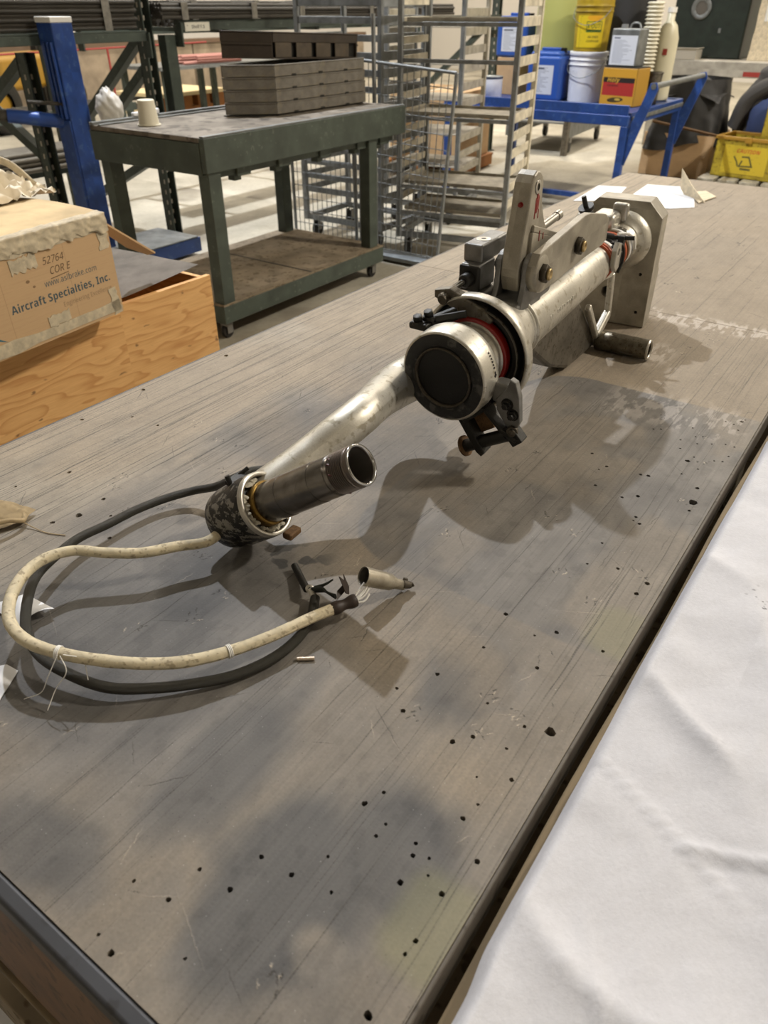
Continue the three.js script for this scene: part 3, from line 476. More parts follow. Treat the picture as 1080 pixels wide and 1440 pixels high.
  const collar = gp('axle_collar', lathe([[-0.098, 0], [-0.098, 0.04], [-0.092, 0.0475], [-0.08, 0.05], [-0.055, 0.052], [-0.012, 0.0525], [-0.002, 0.0515], [0.001, 0.0495], [0.001, 0.0455], [-0.004, 0.044], [-0.012, 0.0435]], F, td, 64), m.blackPaint, gear);
  gp('collar_lip', lathe([[-0.006, 0.0522], [0.0005, 0.0518], [0.0024, 0.05], [0.0024, 0.0462], [0.0, 0.0448], [-0.006, 0.044]], F, td, 64), m.bare, collar);
  {   // clots of old white grease round the joint
    const gs = []; const e1 = V(1, 0, 0).cross(TD).normalize(), e2 = TD.clone().cross(e1);
    for (let i = 0; i < 150; i++) { const a = i / 150 * 6.283 + rr(-0.04, 0.04), r = rr(0.0368, 0.0432); if (vn(i * 0.14, 4) < 0.36) continue; const g = new THREE.IcosahedronGeometry(rr(0.0018, 0.0042), 1); g.scale(rr(0.8, 1.9), rr(0.4, 0.8), rr(0.8, 1.9)); const p = V(...F).addScaledVector(e1, r * Math.cos(a)).addScaledVector(e2, r * Math.sin(a)).addScaledVector(TD, -0.004 + rr(-0.002, 0.002)); g.translate(p.x, p.y, p.z); gs.push(g); }
    const o = gp('grease_clot', gs, m.grease, collar); o.userData.kind = 'stuff';
  }
  gp('collar_seat', lathe([[-0.014, 0.046], [-0.008, 0.0435], [-0.007, 0.036], [-0.01, 0.03]], F, td, 48), m.rubber, collar);
  gp('axle_bush', lathe([[-0.01, 0.03], [-0.01, 0.0355], [0.006, 0.0355], [0.009, 0.0345], [0.009, 0.03]], F, td, 48), m.bronze, collar);
  const axle = gp('axle_tube', lathe([[0.0, 0.026], [0.0, 0.0322], [0.052, 0.0322], [0.0525, 0.0316], [0.12, 0.0312], [0.1205, 0.0305], [0.152, 0.0305], [0.1525, 0.0285], [0.16, 0.0285], [0.16, 0.026]], F, td, 64), m.axle, gear);
  { const pr = [[0.158, 0.027]]; for (let s = 0.159; s < 0.189; s += 0.0032) pr.push([s, 0.0286], [s + 0.0002, 0.0287], [s + 0.0012, 0.0307], [s + 0.0014, 0.0308], [s + 0.0022, 0.0308], [s + 0.0024, 0.0307], [s + 0.0031, 0.0287]); pr.push([0.1925, 0.03], [0.199, 0.0306], [0.2, 0.0298], [0.2, 0.0265], [0.197, 0.0252], [0.194, 0.0252]); gp('threaded_end', lathe(pr, F, td, 64), m.thread, axle); }
  gp('end_lip', lathe([[0.1985, 0.0305], [0.2012, 0.0298], [0.2012, 0.0268], [0.1985, 0.0258]], F, td, 64), m.chrome, axle);
  gp('bore_lining', lathe([[0.196, 0.0248], [0.02, 0.0245], [0.015, 0.0]], F, td, 40), m.boreDark, axle);
  { const gs = []; for (const a of [-0.4, 0.3, 1.9, 3.6, 3.9, 4.4]) { const e1 = V(1, 0, 0).cross(TD).normalize(), e2 = TD.clone().cross(e1), p = V(...ft(0.166)).addScaledVector(e1, 0.0298 * Math.cos(a)).addScaledVector(e2, 0.0298 * Math.sin(a)); const g = new THREE.IcosahedronGeometry(0.0016, 1); g.scale(1.6, 0.7, 2.4); g.translate(p.x, p.y, p.z); gs.push(g); } for (const g of gs) gp('thread_smear', g, m.redSmear, axle); }
  gp('cable_clip', [bx(-0.285, 0.118, -0.205, 0.034, 0.008, 0.02, 0.003), rod([-0.3, 0.112, -0.2], [-0.3, 0.132, -0.208], 0.004), rod([-0.285, 0.112, -0.215], [-0.26, 0.128, -0.2], 0.0035), bx(-0.268, 0.114, -0.21, 0.014, 0.014, 0.012, 0.003)], m.blackSteel, collar);
  gp('lower_nub', [bx(-0.255, 0.026, -0.128, 0.03, 0.012, 0.018, 0.004)], m.rust, collar);
  axleFrame = false;
  // bracket and pin hanging under the hub
  gp('bracket_plate', [ext([[0.128, 0.168], [0.12, 0.15], [0.104, 0.155], [0.085, 0.182], [0.083, 0.2], [0.1, 0.222], [0.106, 0.24], [0.116, 0.236], [0.124, 0.212]].map(([z, y]) => [-z, y]), 0.014, 0.002).rotateY(Math.PI / 2).translate(0.03, 0, 0), bx(0.05, 0.208, 0.088, 0.03, 0.036, 0.03, 0.006)], m.castGrey, gear);
  for (const [y, z] of [[0.196, 0.104], [0.18, 0.115]]) gp('bracket_bolt', [hexBolt([0.032, y, z], [-1, 0, 0], 0.0085, 0.008), hexBolt([0.024, y, z], [-1, 0, 0], 0.0055, 0.007), rod([0.032, y, z], [0.029, y, z], 0.0105)], m.blackSteel, gear);
  gp('bracket_frame', [barG([0.034, 0.146, 0.03], [0.034, 0.18, 0.067], 0.03, 0.007, 0.002), barG([0.034, 0.18, 0.067], [0.034, 0.146, 0.104], 0.03, 0.007, 0.002), barG([0.034, 0.15, 0.1], [0.034, 0.138, 0.128], 0.03, 0.008, 0.002), barG([0.034, 0.135, 0.112], [0.034, 0.15, 0.128], 0.024, 0.03, 0.002), ext([[-0.02, 0.146], [-0.036, 0.15], [-0.072, 0.096], [-0.066, 0.088], [-0.056, 0.094]], 0.03, 0.002).rotateY(Math.PI / 2).translate(0.02, 0, 0)], m.blackSteel, gear);
  gp('rusty_plate', [ext([[-0.03, 0.15], [-0.06, 0.17], [-0.078, 0.138], [-0.05, 0.118]], 0.008, 0.001).rotateY(Math.PI / 2).translate(0.044, 0, 0)], m.rust, gear);
  gp('bracket_nut', [hexBolt([0.032, 0.15, 0.116], [-1, 0.1, 0.3], 0.011, 0.01), lathe([[0.01, 0], [0.01, 0.0065], [0.014, 0.006], [0.014, 0]], [0.032, 0.15, 0.116], [-1, 0.1, 0.3], 16)], m.grimy, gear);
  gp('hinge_pin', [rod([0.034, 0.138, 0.106], [0.034, 0.092, 0.03], 0.0115, 0.0115, 24)], m.blackSteel, gear);
  gp('pin_washer', [lathe([[0, 0], [0, 0.0185], [0.0045, 0.0185], [0.0045, 0]], [0.034, 0.09, 0.0265], [0, 0.5, 0.86], 28)], m.rust, gear);
  // web below the barrel, its window strut and the cross tube
  gp('web', [ext([[0.3, 0.178], [0.58, 0.19], [0.64, 0.14], [0.726, 0.064], [0.768, 0.042], [0.77, 0.024], [0.752, 0.017], [0.56, 0.03], [0.44, 0.08], [0.34, 0.148]], 0.05, 0.008, []).translate(0, 0, -0.026)], m.castDark, gear);
  gp('web_flange', [b2(0.6, 0.0245, -0.05, 0.77, 0.036, 0.02, 0.005)], m.cast, gear);
  gp('window_strut', [barG([0.625, 0.158, 0.034], [0.73, 0.052, 0.03], 0.014, 0.018, 0.005), barG([0.73, 0.052, 0.03], [0.8, 0.09, 0.032], 0.018, 0.022, 0.006), barG([0.8, 0.085, 0.032], [0.792, 0.19, 0.03], 0.014, 0.016, 0.005), barG([0.745, 0.056, 0.026], [0.765, 0.024, 0.026], 0.02, 0.04, 0.008), barG([0.7, 0.2, 0.02], [0.795, 0.19, 0.025], 0.02, 0.02, 0.005)], m.cast, gear);
  const ct = gp('cross_tube', lathe([[0, 0], [0, 0.0245], [0.11, 0.0245], [0.128, 0.024], [0.13, 0.0235], [0.13, 0.0185], [0.128, 0.0178], [0.03, 0.0178], [0.03, 0]], [0.752, 0.035, 0.03], [-0.03, 0.03, 1], 40), M(0x8f8a7e, 0.42, 0.7, { map: rep(tDirty, 0.09) }), gear);
  gp('slot', b2(0.7268, 0.026, 0.095, 0.7278, 0.032, 0.13), m.boreDark, ct);
  gp('tube_rim', lathe([[0.127, 0.0246], [0.1312, 0.0238], [0.1312, 0.019], [0.128, 0.0176]], [0.752, 0.035, 0.03], [-0.03, 0.03, 1], 40), m.bare, ct);
}
// the aluminium block that stands on the bench and carries the far end of the barrel
{
  const t = thing('support_block', 'thick aluminium block with cut corners standing upright at the far end of the gear barrel', 'support block');
  const lw = (x, y, z) => V(0.96, BT, -0.554).addScaledVector(GEX, x).addScaledVector(GEY, y).addScaledVector(GEZ, z);
  const o = lw(0.997, 0, 0); t.position.set(o.x + 0.012, BT, o.z); t.rotation.y = 0.05236 + 0.06;
  const dy = o.y - BT, pts = [[-0.078, 0.006], [0.13, 0.006], [0.13, 0.284], [0.092, 0.322], [-0.037, 0.322], [-0.073, 0.286]].map(([z, y]) => [z, y - 0.004]);
  part('plate', ext(pts, 0.075, 0.002, [circ(0.028, 0.135, 0.009), circ(0.033, 0.084, 0.0145), circ(-0.045, 0.14, 0.004), circ(-0.052, 0.04, 0.004)]).rotateY(Math.PI / 2), m.plate, t);
  part('backing_plate', b2(0.078, 0.004, -0.1, 0.1, 0.26, 0.06, 0.002), m.castDark, t);
  part('side_foot', ext([[0.1, 0.04], [0.16, 0.06], [0.16, 0.17], [0.1, 0.2]].map(([a, b]) => [a, b - 0.04]), 0.02, 0.002).translate(-0.03, 0.0, 0.05), m.plate, t);
}
// ---------------------------------------------------------------- cables and small pieces on the bench
{
  const W = [[.631,.866,-.742],[0.587,0.863,-0.740],[0.550,0.865,-0.766],[0.506,0.868,-0.794],[0.473,0.872,-0.832],[0.442,0.878,-0.871],[0.403,0.881,-0.883],[0.361,0.882,-0.870],[0.319,0.882,-0.833],[0.298,0.881,-0.795],[0.294,0.878,-0.756],[0.306,0.873,-0.713],[0.335,0.867,-0.656],[0.366,0.861,-0.614],[0.396,0.857,-0.584],[0.442,0.853,-0.555],[0.497,0.849,-0.532],[0.561,0.847,-0.511],[.592,.8465,-.498]];
  const tW = tex(512, 64, (u, v) => { const n = fbm(u * 32, v * 4, 4), d = 0.55 * sst(0.58, 0.74, fbm(u * 64 + 9, v * 8 + 2, 4)); const k = 1 + 0.25 * (n - 0.5); return [mix(206 * k, 92, d * 0.7), mix(194 * k, 76, d * 0.7), mix(164 * k, 54, d * 0.7)]; });
  const white = thing('white_cable', 'thick dirty cream cable looping over the bench from the axle collar to a frayed end', 'cable');
  part('jacket', sweep(W, t => 0.0078 + 0.0005 * vn(t * 60, 3), 260, 14), M(0xffffff, 0.55, 0, { map: rep(tW, 0.3, 0.05), ...bump(0.02, 0.0004) }), white);
  for (const i of [11, 15]) { const p = W[i], q = W[i + 1], d = V(q[0] - p[0], q[1] - p[1], q[2] - p[2]).normalize(); part('lacing_tie', [0, 1, 2].map(k => { const g = new THREE.TorusGeometry(0.0086, 0.0009, 6, 24); g.applyQuaternion(new THREE.Quaternion().setFromUnitVectors(V(0, 0, 1), d)); g.translate(p[0] + d.x * 0.002 * k, p[1] + d.y * 0.002 * k, p[2] + d.z * 0.002 * k); return g; }), m.white, white); }
  for (const pts of [[[.3,.883,-.695],[.295,.87,-.68],[.28,.845,-.69],[.262,.823,-.69]],[[.302,.886,-.69],[.318,.87,-.68],[.31,.85,-.665]],[[.298,.884,-.697],[.28,.86,-.7],[.27,.835,-.71],[.256,.823,-.73]]]) part('loose_thread', sweep(pts, 0.0006, 20, 5), m.white, white);
  part('torn_sleeve', [sweep([[.588,.846,-.5],[.606,.847,-.491],[.622,.8475,-.4835]], t => 0.0088 + 0.0012 * Math.sin(t * 9), 20, 10), ext([[0, 0], [0.012, 0.004], [0.02, 0.022], [0.012, 0.016], [0.006, 0.03], [0.0, 0.018], [-0.006, 0.008]], 0.0012).rotateX(-0.5).rotateY(0.5).translate(.622, .852, -.496), ext([[0, 0], [0.02, 0.002], [0.035, 0.012], [0.012, 0.01]], 0.001).rotateX(-1.1).translate(.6, .854, -.5)], M(0x2c2018, 0.55), white);
  const wires = [[[.618,.848,-.486],[.632,.852,-.482],[.642,.856,-.482]],[[.618,.847,-.484],[.634,.849,-.478],[.646,.855,-.478]],[[.619,.85,-.486],[.634,.857,-.486],[.645,.863,-.485]],[[.618,.846,-.482],[.63,.845,-.474],[.642,.85,-.474]],[[.619,.849,-.483],[.636,.853,-.48],[.648,.86,-.481]]];
  for (const w of wires) part('wire', sweep(w, 0.0016, 14, 6), m.white, white);
  const K = [[.757,.895,-.775],[.733,.9,-.784],[.709,.895,-.797],[.703,.866,-.839],[.688,.846,-.888],[.649,.840,-.916],[.598,.840,-.929],[.542,.842,-.931],[.490,.846,-.932],[.434,.850,-.915],[.389,.854,-.891],[.346,.856,-.846],[.315,.854,-.800],[.301,.850,-.754],[.304,.844,-.708],[.321,.838,-.647],[.352,.834,-.606],[.390,.831,-.569],[.433,.829,-.537],[.48,.829,-.518],[.525,.829,-.514],[.571,.829,-.525],[.608,.83,-.547]];
  const tK = tex(256, 64, (u, v) => { const b = (Math.sin((u * 128 + v * 8) * Math.PI * 2) + Math.sin((u * 128 - v * 8) * Math.PI * 2)) * 0.25 + 0.5, n = fbm(u * 16, v * 8, 3); const k = 30 + 44 * b * n; return [k + 4, k + 2, k - 6]; });
  const black = thing('black_hose', 'black braided hose looping over the bench from the axle collar to a small eyelet', 'cable');
  part('braid', sweep(K, 0.0072, 280, 14), M(0xffffff, 0.4, 0.1, { map: rep(tK, 0.16, 0.04), ...bump(0.01, 0.0006) }), black);
  part('eyelet', [lathe([[0, 0.0022], [0, 0.006], [0.002, 0.0062], [0.002, 0.0022]], [.6125, .837, -.561], [-0.35, 0.8, 0.4], 20), sweep([[.608,.831,-.548],[.611,.8345,-.556],[.613,.8365,-.56]], 0.005, 8, 8)], m.bare, black);
  part('tail', sweep([[.612,.834,-.566],[.629,.83,-.591],[.64,.828,-.607],[.649,.829,-.622]], t => 0.0056, 24, 10), m.rubber, black);
  part('torn_wrap', [sweep([[.612,.838,-.556],[.618,.842,-.54],[.613,.846,-.526],[.612,.847,-.512]], t => 0.0046 + 0.0016 * Math.sin(t * 7), 24, 8, 0.45), sweep([[.615,.841,-.553],[.628,.845,-.542],[.637,.85,-.536]], t => 0.004 * (1 - 0.6 * t), 12, 8, 0.4)], M(0x20241f, 0.5), black);
  const con = thing('metal_connector', 'small bright cylindrical metal connector propped mouth-up on the bare bench beside the cable end', 'connector');
  const A = V(.707, .829, -.455), B = V(.652, .868, -.489), D = B.clone().sub(A).normalize(), a3 = [A.x, A.y, A.z], d3 = [D.x, D.y, D.z];
  part('shell', lathe([[0.004, 0], [0.004, 0.0075], [0.022, 0.0085], [0.025, 0.0105], [0.032, 0.0105], [0.034, 0.0125], [0.037, 0.0125], [0.038, 0.0115], [0.041, 0.0132], [0.078, 0.0142], [0.0785, 0.0138], [0.078, 0.013], [0.03, 0.0125], [0.03, 0]], a3, d3, 40), M(0xcfc8b8, 0.34, 0.5, { map: rep(tSmudge, 0.12) }), con);
  part('bore', lathe([[0.076, 0.0129], [0.032, 0.0122], [0.032, 0]], a3, d3, 32), m.boreDark, con);
  part('strain_clamp', [rod([A.x + 0.006, A.y - 0.001, A.z + 0.004], [A.x - 0.006, A.y + 0.006, A.z - 0.002], 0.0055, 0.007), hexBolt([A.x + 0.004, A.y + 0.004, A.z - 0.004], [0.5, 0.8, 0], 0.004, 0.005), hexBolt([A.x + 0.006, A.y, A.z + 0.006], [0.7, 0.3, 0.6], 0.0035, 0.004)], m.grimy, con);
  solo('metal_pin', 'tiny pale metal pin lying alone on the bench below the cable end', 'pin', [rod([.506, .8228, -.493], [.519, .8228, -.476], 0.0026, 0.0026, 12), rod([.505, .8228, -.4945], [.508, .8228, -.4905], 0.0022, 0.0028, 12)], M(0xc9b8a4, 0.4, 0.4));
  // cloth bag corner, tag and paper scrap at the left
  const cloth = (u, v) => { const s = u, a = v; return [mix(0.36, 0.5, s) + 0.02 * Math.sin(a * 7), BT + 0.004 + 0.05 * Math.sin(Math.PI * clamp(a)) * (0.5 + 0.5 * Math.sin(s * 3)) * (0.6 + 0.5 * fbm(s * 4, a * 4, 3)) + 0.006 * fbm(s * 12, a * 12, 2), mix(-1.34, -1.075 - 0.05 * Math.abs(s - 0.75), a)]; };
  const bag = thing('cloth_rag', 'crumpled beige canvas rag at the left edge of the bench', 'rag');
  part('cloth', sheet(1, 1, 40, 40, cloth), m.canvasCloth, bag);
  part('hem', sweep([[.36,.829,-1.085],[.41,.84,-1.09],[.455,.842,-1.075],[.48,.83,-1.072],[.5,.828,-1.11]], 0.004, 30, 8), m.canvasCloth, bag);
  part('loose_thread', sweep([[.475,.832,-1.085],[.482,.823,-1.05],[.487,.8215,-1.02],[.5,.8215,-.99]], 0.0009, 20, 5), m.canvasCloth, bag);
  solo('paper_tag', 'small white paper tag lying on the bench at the left edge by the cables', 'tag', ext([[0, 0], [0.033, 0.002], [0.05, -0.012], [0.052, -0.034], [0.01, -0.06], [-0.03, -0.05]], 0.0012).rotateX(-Math.PI / 2).translate(.228, BT + 0.001, -.815), m.paperPlain);
  solo('paper_scrap', 'small curled white paper scrap beside the cream cable at the left edge', 'paper', sheet(1, 1, 8, 8, (u, v) => [.33 + 0.045 * u, BT + 0.003 + 0.014 * Math.sin(u * 2.4) * v, -.93 + 0.075 * v + 0.02 * u]), m.paperPlain);
  // papers at the far end of the bench
  solo('white_sheet', 'white paper sheet lying on the far end of the bench left of the aluminium block', 'paper', ext([[3.35, 1.31], [3.74, 1.345], [3.78, 1.22], [3.45, 1.16]], 0.0015).rotateX(-Math.PI / 2).translate(0, BT + 0.001, 0), m.paperPlain);
  solo('white_sheet', 'white paper sheet lying on the far end of the bench right of the aluminium block', 'paper', ext([[3.4, 1.12], [3.9, 1.16], [3.95, 0.95], [3.53, 0.83], [3.44, 0.91]], 0.0015).rotateX(-Math.PI / 2).translate(0, BT + 0.001, 0), m.paperPlain);
  const scrap = thing('torn_card', 'folded torn cream card on the right-hand white sheet at the far bench end', 'card', [3.72, BT + 0.003, -0.9], 0.3);
  part('upright_flap', ext([[-0.12, 0], [0.06, 0], [0.1, 0.02], [0.12, 0.1], [0.02, 0.05]], 0.003).rotateY(0.5), m.tape, scrap);
  part('lying_flap', ext([[-0.12, -0.02], [0.1, 0.02], [0.16, -0.06], [0.04, -0.1]], 0.003).rotateX(-Math.PI / 2).translate(0, 0.0, 0.01), m.tape, scrap);
}

// ---------------------------------------------------------------- left: crate, cardboard box, blue column, work table
{
  const crate = thing('plywood_crate', 'open orange-grained plywood crate standing behind the left edge of the bench', 'crate', [0, 0, 0]);
  part('front_panel', b2(-0.2, 0.02, -2.17, 1.925, 0.7, -2.15, 0.002), m.ply, crate);
  part('side_panel', b2(1.9, 0.02, -2.9, 1.92, 0.69, -2.171, 0.002), m.ply, crate);
  part('side_panel', b2(-0.2, 0.02, -2.9, -0.18, 0.69, -2.171, 0.002), m.ply, crate);
  part('back_panel', b2(-0.2, 0.02, -2.921, 1.92, 0.69, -2.901, 0.002), m.ply, crate);
  part('floor_board', b2(-0.18, 0.02, -2.9, 1.9, 0.04, -2.171), m.pine, crate);
  solo('grey_card', 'flat sheet of grey cardboard covering the plywood crate beside the labelled box', 'cardboard', sheet(1, 1, 24, 16, (u, v) => [mix(0.9, 1.9, u), 0.702 + 0.014 * sst(0.55, 0.95, u) + 0.02 * Math.pow(u, 6) * v + 0.006 * fbm(u * 4, v * 4, 2), mix(-2.86, -2.18, v)]), m.cardGrey);

  const TURN = 0.12, W = 0.86, Hh = 0.305, D = 0.5;
  const box = thing('cardboard_box', 'large brown cardboard shipping box with blue printing and torn tape standing on the plywood crate', 'box', [1.455 - W / 2 * Math.cos(TURN), 0.712, -2.062 + W / 2 * Math.sin(TURN)], TURN);
  const face = canvasTex(1536, 545, (c, w, h) => {
    const k = w / W; c.fillStyle = '#c2a27a'; c.fillRect(0, 0, w, h);
    for (let i = 0; i < 900; i++) { c.fillStyle = rnd() < 0.5 ? 'rgba(120,88,54,0.05)' : 'rgba(225,190,140,0.05)'; c.fillRect(rnd() * w, rnd() * h, rr(10, 260), rr(1, 4)); }
    for (const x of [0.2, 0.52, 0.79]) { c.strokeStyle = 'rgba(110,80,48,0.35)'; c.lineWidth = 2; c.beginPath(); c.moveTo(w * x, h * 0.1); c.lineTo(w * x + 8, h * 0.95); c.stroke(); }
    c.save(); c.fillStyle = '#3f5058'; c.textAlign = 'right';
    c.font = 'bold 58px sans-serif'; c.fillText('Aircraft Specialties, Inc.', w - 50, h * 0.64);
    c.font = '42px sans-serif'; c.fillText('www.aslbrake.com', w - 130, h * 0.5);
    c.fillStyle = '#8c7556'; c.font = '34px sans-serif'; c.fillText('Engineering Excellence', w - 54, h * 0.735);
    const x0 = w - 790, y0 = h * 0.62; c.fillStyle = '#2f6478';
    c.beginPath(); c.moveTo(x0, y0); c.lineTo(x0 - 130, y0 + 30); c.lineTo(x0 - 420, y0 + 10); c.lineTo(x0 - 300, y0 - 20); c.lineTo(x0 - 160, y0 - 44); c.closePath(); c.fill();
    c.beginPath(); c.moveTo(x0 - 140, y0 + 32); c.lineTo(x0 + 10, y0 + 130); c.lineTo(x0 - 190, y0 + 52); c.closePath(); c.fill();
    c.restore();
    c.fillStyle = '#4a3622'; c.font = 'italic 50px sans-serif'; c.fillText('52764', w - 470, h * 0.3); c.fillText('COR E', w - 440, h * 0.4);
    c.strokeStyle = '#5c452c'; c.lineWidth = 4; c.beginPath(); c.moveTo(w - 440, h * 0.44); c.lineTo(w - 320, h * 0.425); c.stroke();
    c.fillStyle = 'rgba(74,50,30,0.5)'; c.beginPath(); c.ellipse(w - 580, h * 0.4, 12, 8, 0, 0, 7); c.fill(); c.beginPath(); c.ellipse(w - 550, h * 0.46, 9, 6, 0, 0, 7); c.fill();
  });
  part('front_panel', bx(0, Hh / 2, -0.003, W, Hh, 0.006), new THREE.MeshStandardMaterial({ map: face, roughness: 0.85 }), box, true);
  part('side_panel', b2(W / 2 - 0.006, 0, -D, W / 2, Hh, -0.006), m.card, box); part('side_panel', b2(-W / 2, 0, -D, -W / 2 + 0.006, Hh, -0.006), m.card, box);
  part('back_panel', b2(-W / 2, 0, -D - 0.006, W / 2, Hh, -D), m.card, box);
  part('top_flap', sheet(1, 1, 20, 14, (u, v) => [mix(-W / 2, W / 2, u), Hh + 0.002 + 0.012 * Math.sin(v * Math.PI) * (0.4 + 0.6 * u), mix(-D * 0.95, 0.001, 1 - v)]).rotateX(0), m.cardTop, box);
  part('bottom_panel', b2(-W / 2, 0, -D, W / 2, 0.005, -0.006), m.card, box);
  part('side_flap', ext([[0, 0], [0.34, -0.06], [0.36, -0.02], [0.3, 0.03], [0.0, 0.04]], 0.006).rotateX(-Math.PI / 2).rotateZ(-0.62).rotateY(0.25).translate(W / 2, Hh - 0.004, -0.09), m.card, box);
  const tapeStrip = (x0, y0, x1, y1, w, name = 'tape_strip') => { const L = Math.hypot(x1 - x0, y1 - y0), a = Math.atan2(y1 - y0, x1 - x0), jag = []; const n = 10; for (let i = 0; i <= n; i++) jag.push([i / n * L, w / 2 + rr(-0.006, 0.004)]); for (let i = n; i >= 0; i--) jag.push([i / n * L, -w / 2 + rr(-0.004, 0.008)]); part(name, ext(jag, 0.0012).rotateZ(a).translate(x0, y0, 0.0006), m.tape, box); };
  tapeStrip(0.0, Hh - 0.028, W / 2 - 0.02, Hh - 0.02, 0.05); tapeStrip(-0.3, Hh - 0.02, 0.02, Hh - 0.03, 0.045); tapeStrip(W / 2 - 0.03, Hh + 0.0, W / 2 - 0.026, Hh - 0.1, 0.04); tapeStrip(0.06, Hh - 0.075, 0.15, Hh - 0.07, 0.04);
  tapeStrip(-0.4, 0.022, W / 2 - 0.01, 0.024, 0.036); tapeStrip(W / 2 - 0.022, 0.0, W / 2 - 0.03, 0.085, 0.036); tapeStrip(0.14, 0.05, 0.22, 0.054, 0.036);
  part('folded_tape', sheet(1, 1, 90, 14, (u, v) => { const a = v * 1.9, n = fbm(u * 26, v * 5, 3), q = Math.pow(1 - Math.abs(2 * fbm(u * 18 + 7, v * 4 + 3, 3) - 1), 4); return [mix(-0.32, W / 2 - 0.004, u), v < 0.35 ? Hh + 0.004 + 0.004 * q : Hh + 0.005 - (v - 0.35) * 0.075 * (0.7 + 0.6 * n), v < 0.35 ? -0.03 + v * 0.09 : 0.0022 + 0.005 * q + 0.004 * n]; }), m.tape, box);
  // packing stuffed in the open box behind
  const pack = thing('packing_paper', 'crumpled tan packing paper and clear wrap heaped behind the cardboard box', 'packing', [1.1, 1.056, -2.46], 0.1);
  part('crumpled_paper', sheet(1, 1, 44, 34, (u, v) => { const r = fbm(u * 5, v * 5, 3), q = 1 - Math.abs(2 * fbm(u * 15 + 9, v * 12, 4) - 1); return [mix(-0.4, 0.38, u) + 0.04 * r, Math.max(-0.021, -0.05 + 0.15 * Math.sin(u * Math.PI) * Math.sin(v * Math.PI) + 0.08 * q * q - 0.03), mix(-0.1, 0.1, v) + 0.04 * q]; }), M(0xd8ccb4, 0.6), pack);
  part('cardboard_piece', ext([[-0.2, -0.1], [0.2, -0.06], [0.22, 0.1], [0.02, 0.14], [-0.2, 0.08]], 0.006).rotateX(-Math.PI / 2 + 0.2).translate(0.12, 0.11, -0.08), m.cardTop, pack);
  part('clear_wrap', sheet(1, 1, 30, 24, (u, v) => [mix(-0.42, 0.1, u), -0.015 + 0.1 * Math.sin(v * 3) + 0.05 * Math.pow(1 - Math.abs(2 * fbm(u * 6 + 3, v * 6, 3) - 1), 3), mix(-0.02, 0.16, v)]), new THREE.MeshPhysicalMaterial({ color: 0xf2ece0, roughness: 0.18, transmission: 0.55, thickness: 0 }), pack);
  part('loose_strip', [sweep([[0.25, 0.09, -0.08], [0.32, 0.07, 0.02], [0.36, 0.0, 0.08]], 0.012, 12, 6, 0.2)], m.tape, pack);

}
{   // blue column with its white cap, arm and foot
  const col = thing('blue_column', 'tall square blue steel column with a white cap and a round blue side arm behind the crate', 'column', [3.23, 0, -4.69]);
  const s = 0.075;
  part('post', bx(0, 0.76, 0, s * 2, 1.4, s * 2, 0.01), m.blue, col);
  part('cap', bx(0, 1.472, 0, s * 2 + 0.004, 0.03, s * 2 + 0.004, 0.004), m.white, col);
  part('guide_channel', [b2(-s - 0.02, 0.95, -0.03, -s - 0.001, 1.36, -0.012, 0.006), b2(-s - 0.02, 0.95, 0.008, -s - 0.001, 1.36, 0.026, 0.006), b2(-s - 0.02, 0.95, 0.046, -s - 0.001, 1.36, 0.06, 0.005)], m.blue, col);
  part('cover_plate', b2(-s - 0.012, 0.06, -0.06, -s - 0.001, 0.94, 0.07, 0.004), m.blue, col);
  part('side_arm', rod([-0.06, 0.93, -0.02], [-0.33, 0.975, -0.2], 0.042, 0.04, 24), m.blue, col);
  part('arm_end', lathe([[0, 0], [0, 0.034], [0.05, 0.034], [0.05, 0.025], [0.02, 0.025], [0.02, 0]], [-0.33, 0.975, -0.2], [-0.83, 0.14, -0.55], 20), m.steelRod, col);
  part('thin_rod', rod([-0.07, 1.03, 0.03], [-0.24, 1.05, -0.09], 0.011), m.steelRod, col);
  part('foot_plate', b2(-0.14, 0.0, -0.14, 0.3, 0.03, 0.32, 0.004), m.blue, col);
  part('foot_channel', [b2(-0.1, 0.03, 0.2, 0.62, 0.13, 0.34, 0.004), b2(-0.1, 0.03, -0.1, 0.62, 0.13, 0.04, 0.004)], m.blue, col);
  part('deck_plate', b2(-0.08, 0.131, -0.1, 0.6, 0.14, 0.34, 0.002), m.galv, col);
  solo('plastic_bag', 'bulging translucent grey plastic bag hanging against the blue column', 'bag', (() => { const g = new THREE.SphereGeometry(1, 40, 30), p = g.attributes.position; for (let i = 0; i < p.count; i++) { const x = p.getX(i), y = p.getY(i), z = p.getZ(i), k = 0.72 + 0.5 * fbm(x * 2.6 + z * 1.7 + 5, y * 2.6 + 3, 4); p.setXYZ(i, x * 0.08 * k * (1 - 0.12 * y), y * 0.118 * k, z * 0.085 * k); } g.computeVertexNormals(); return g; })(), new THREE.MeshPhysicalMaterial({ color: 0xd9d5cc, roughness: 0.4, transmission: 0.3, thickness: 0 }), [3.385, 1.0, -4.52]);
}
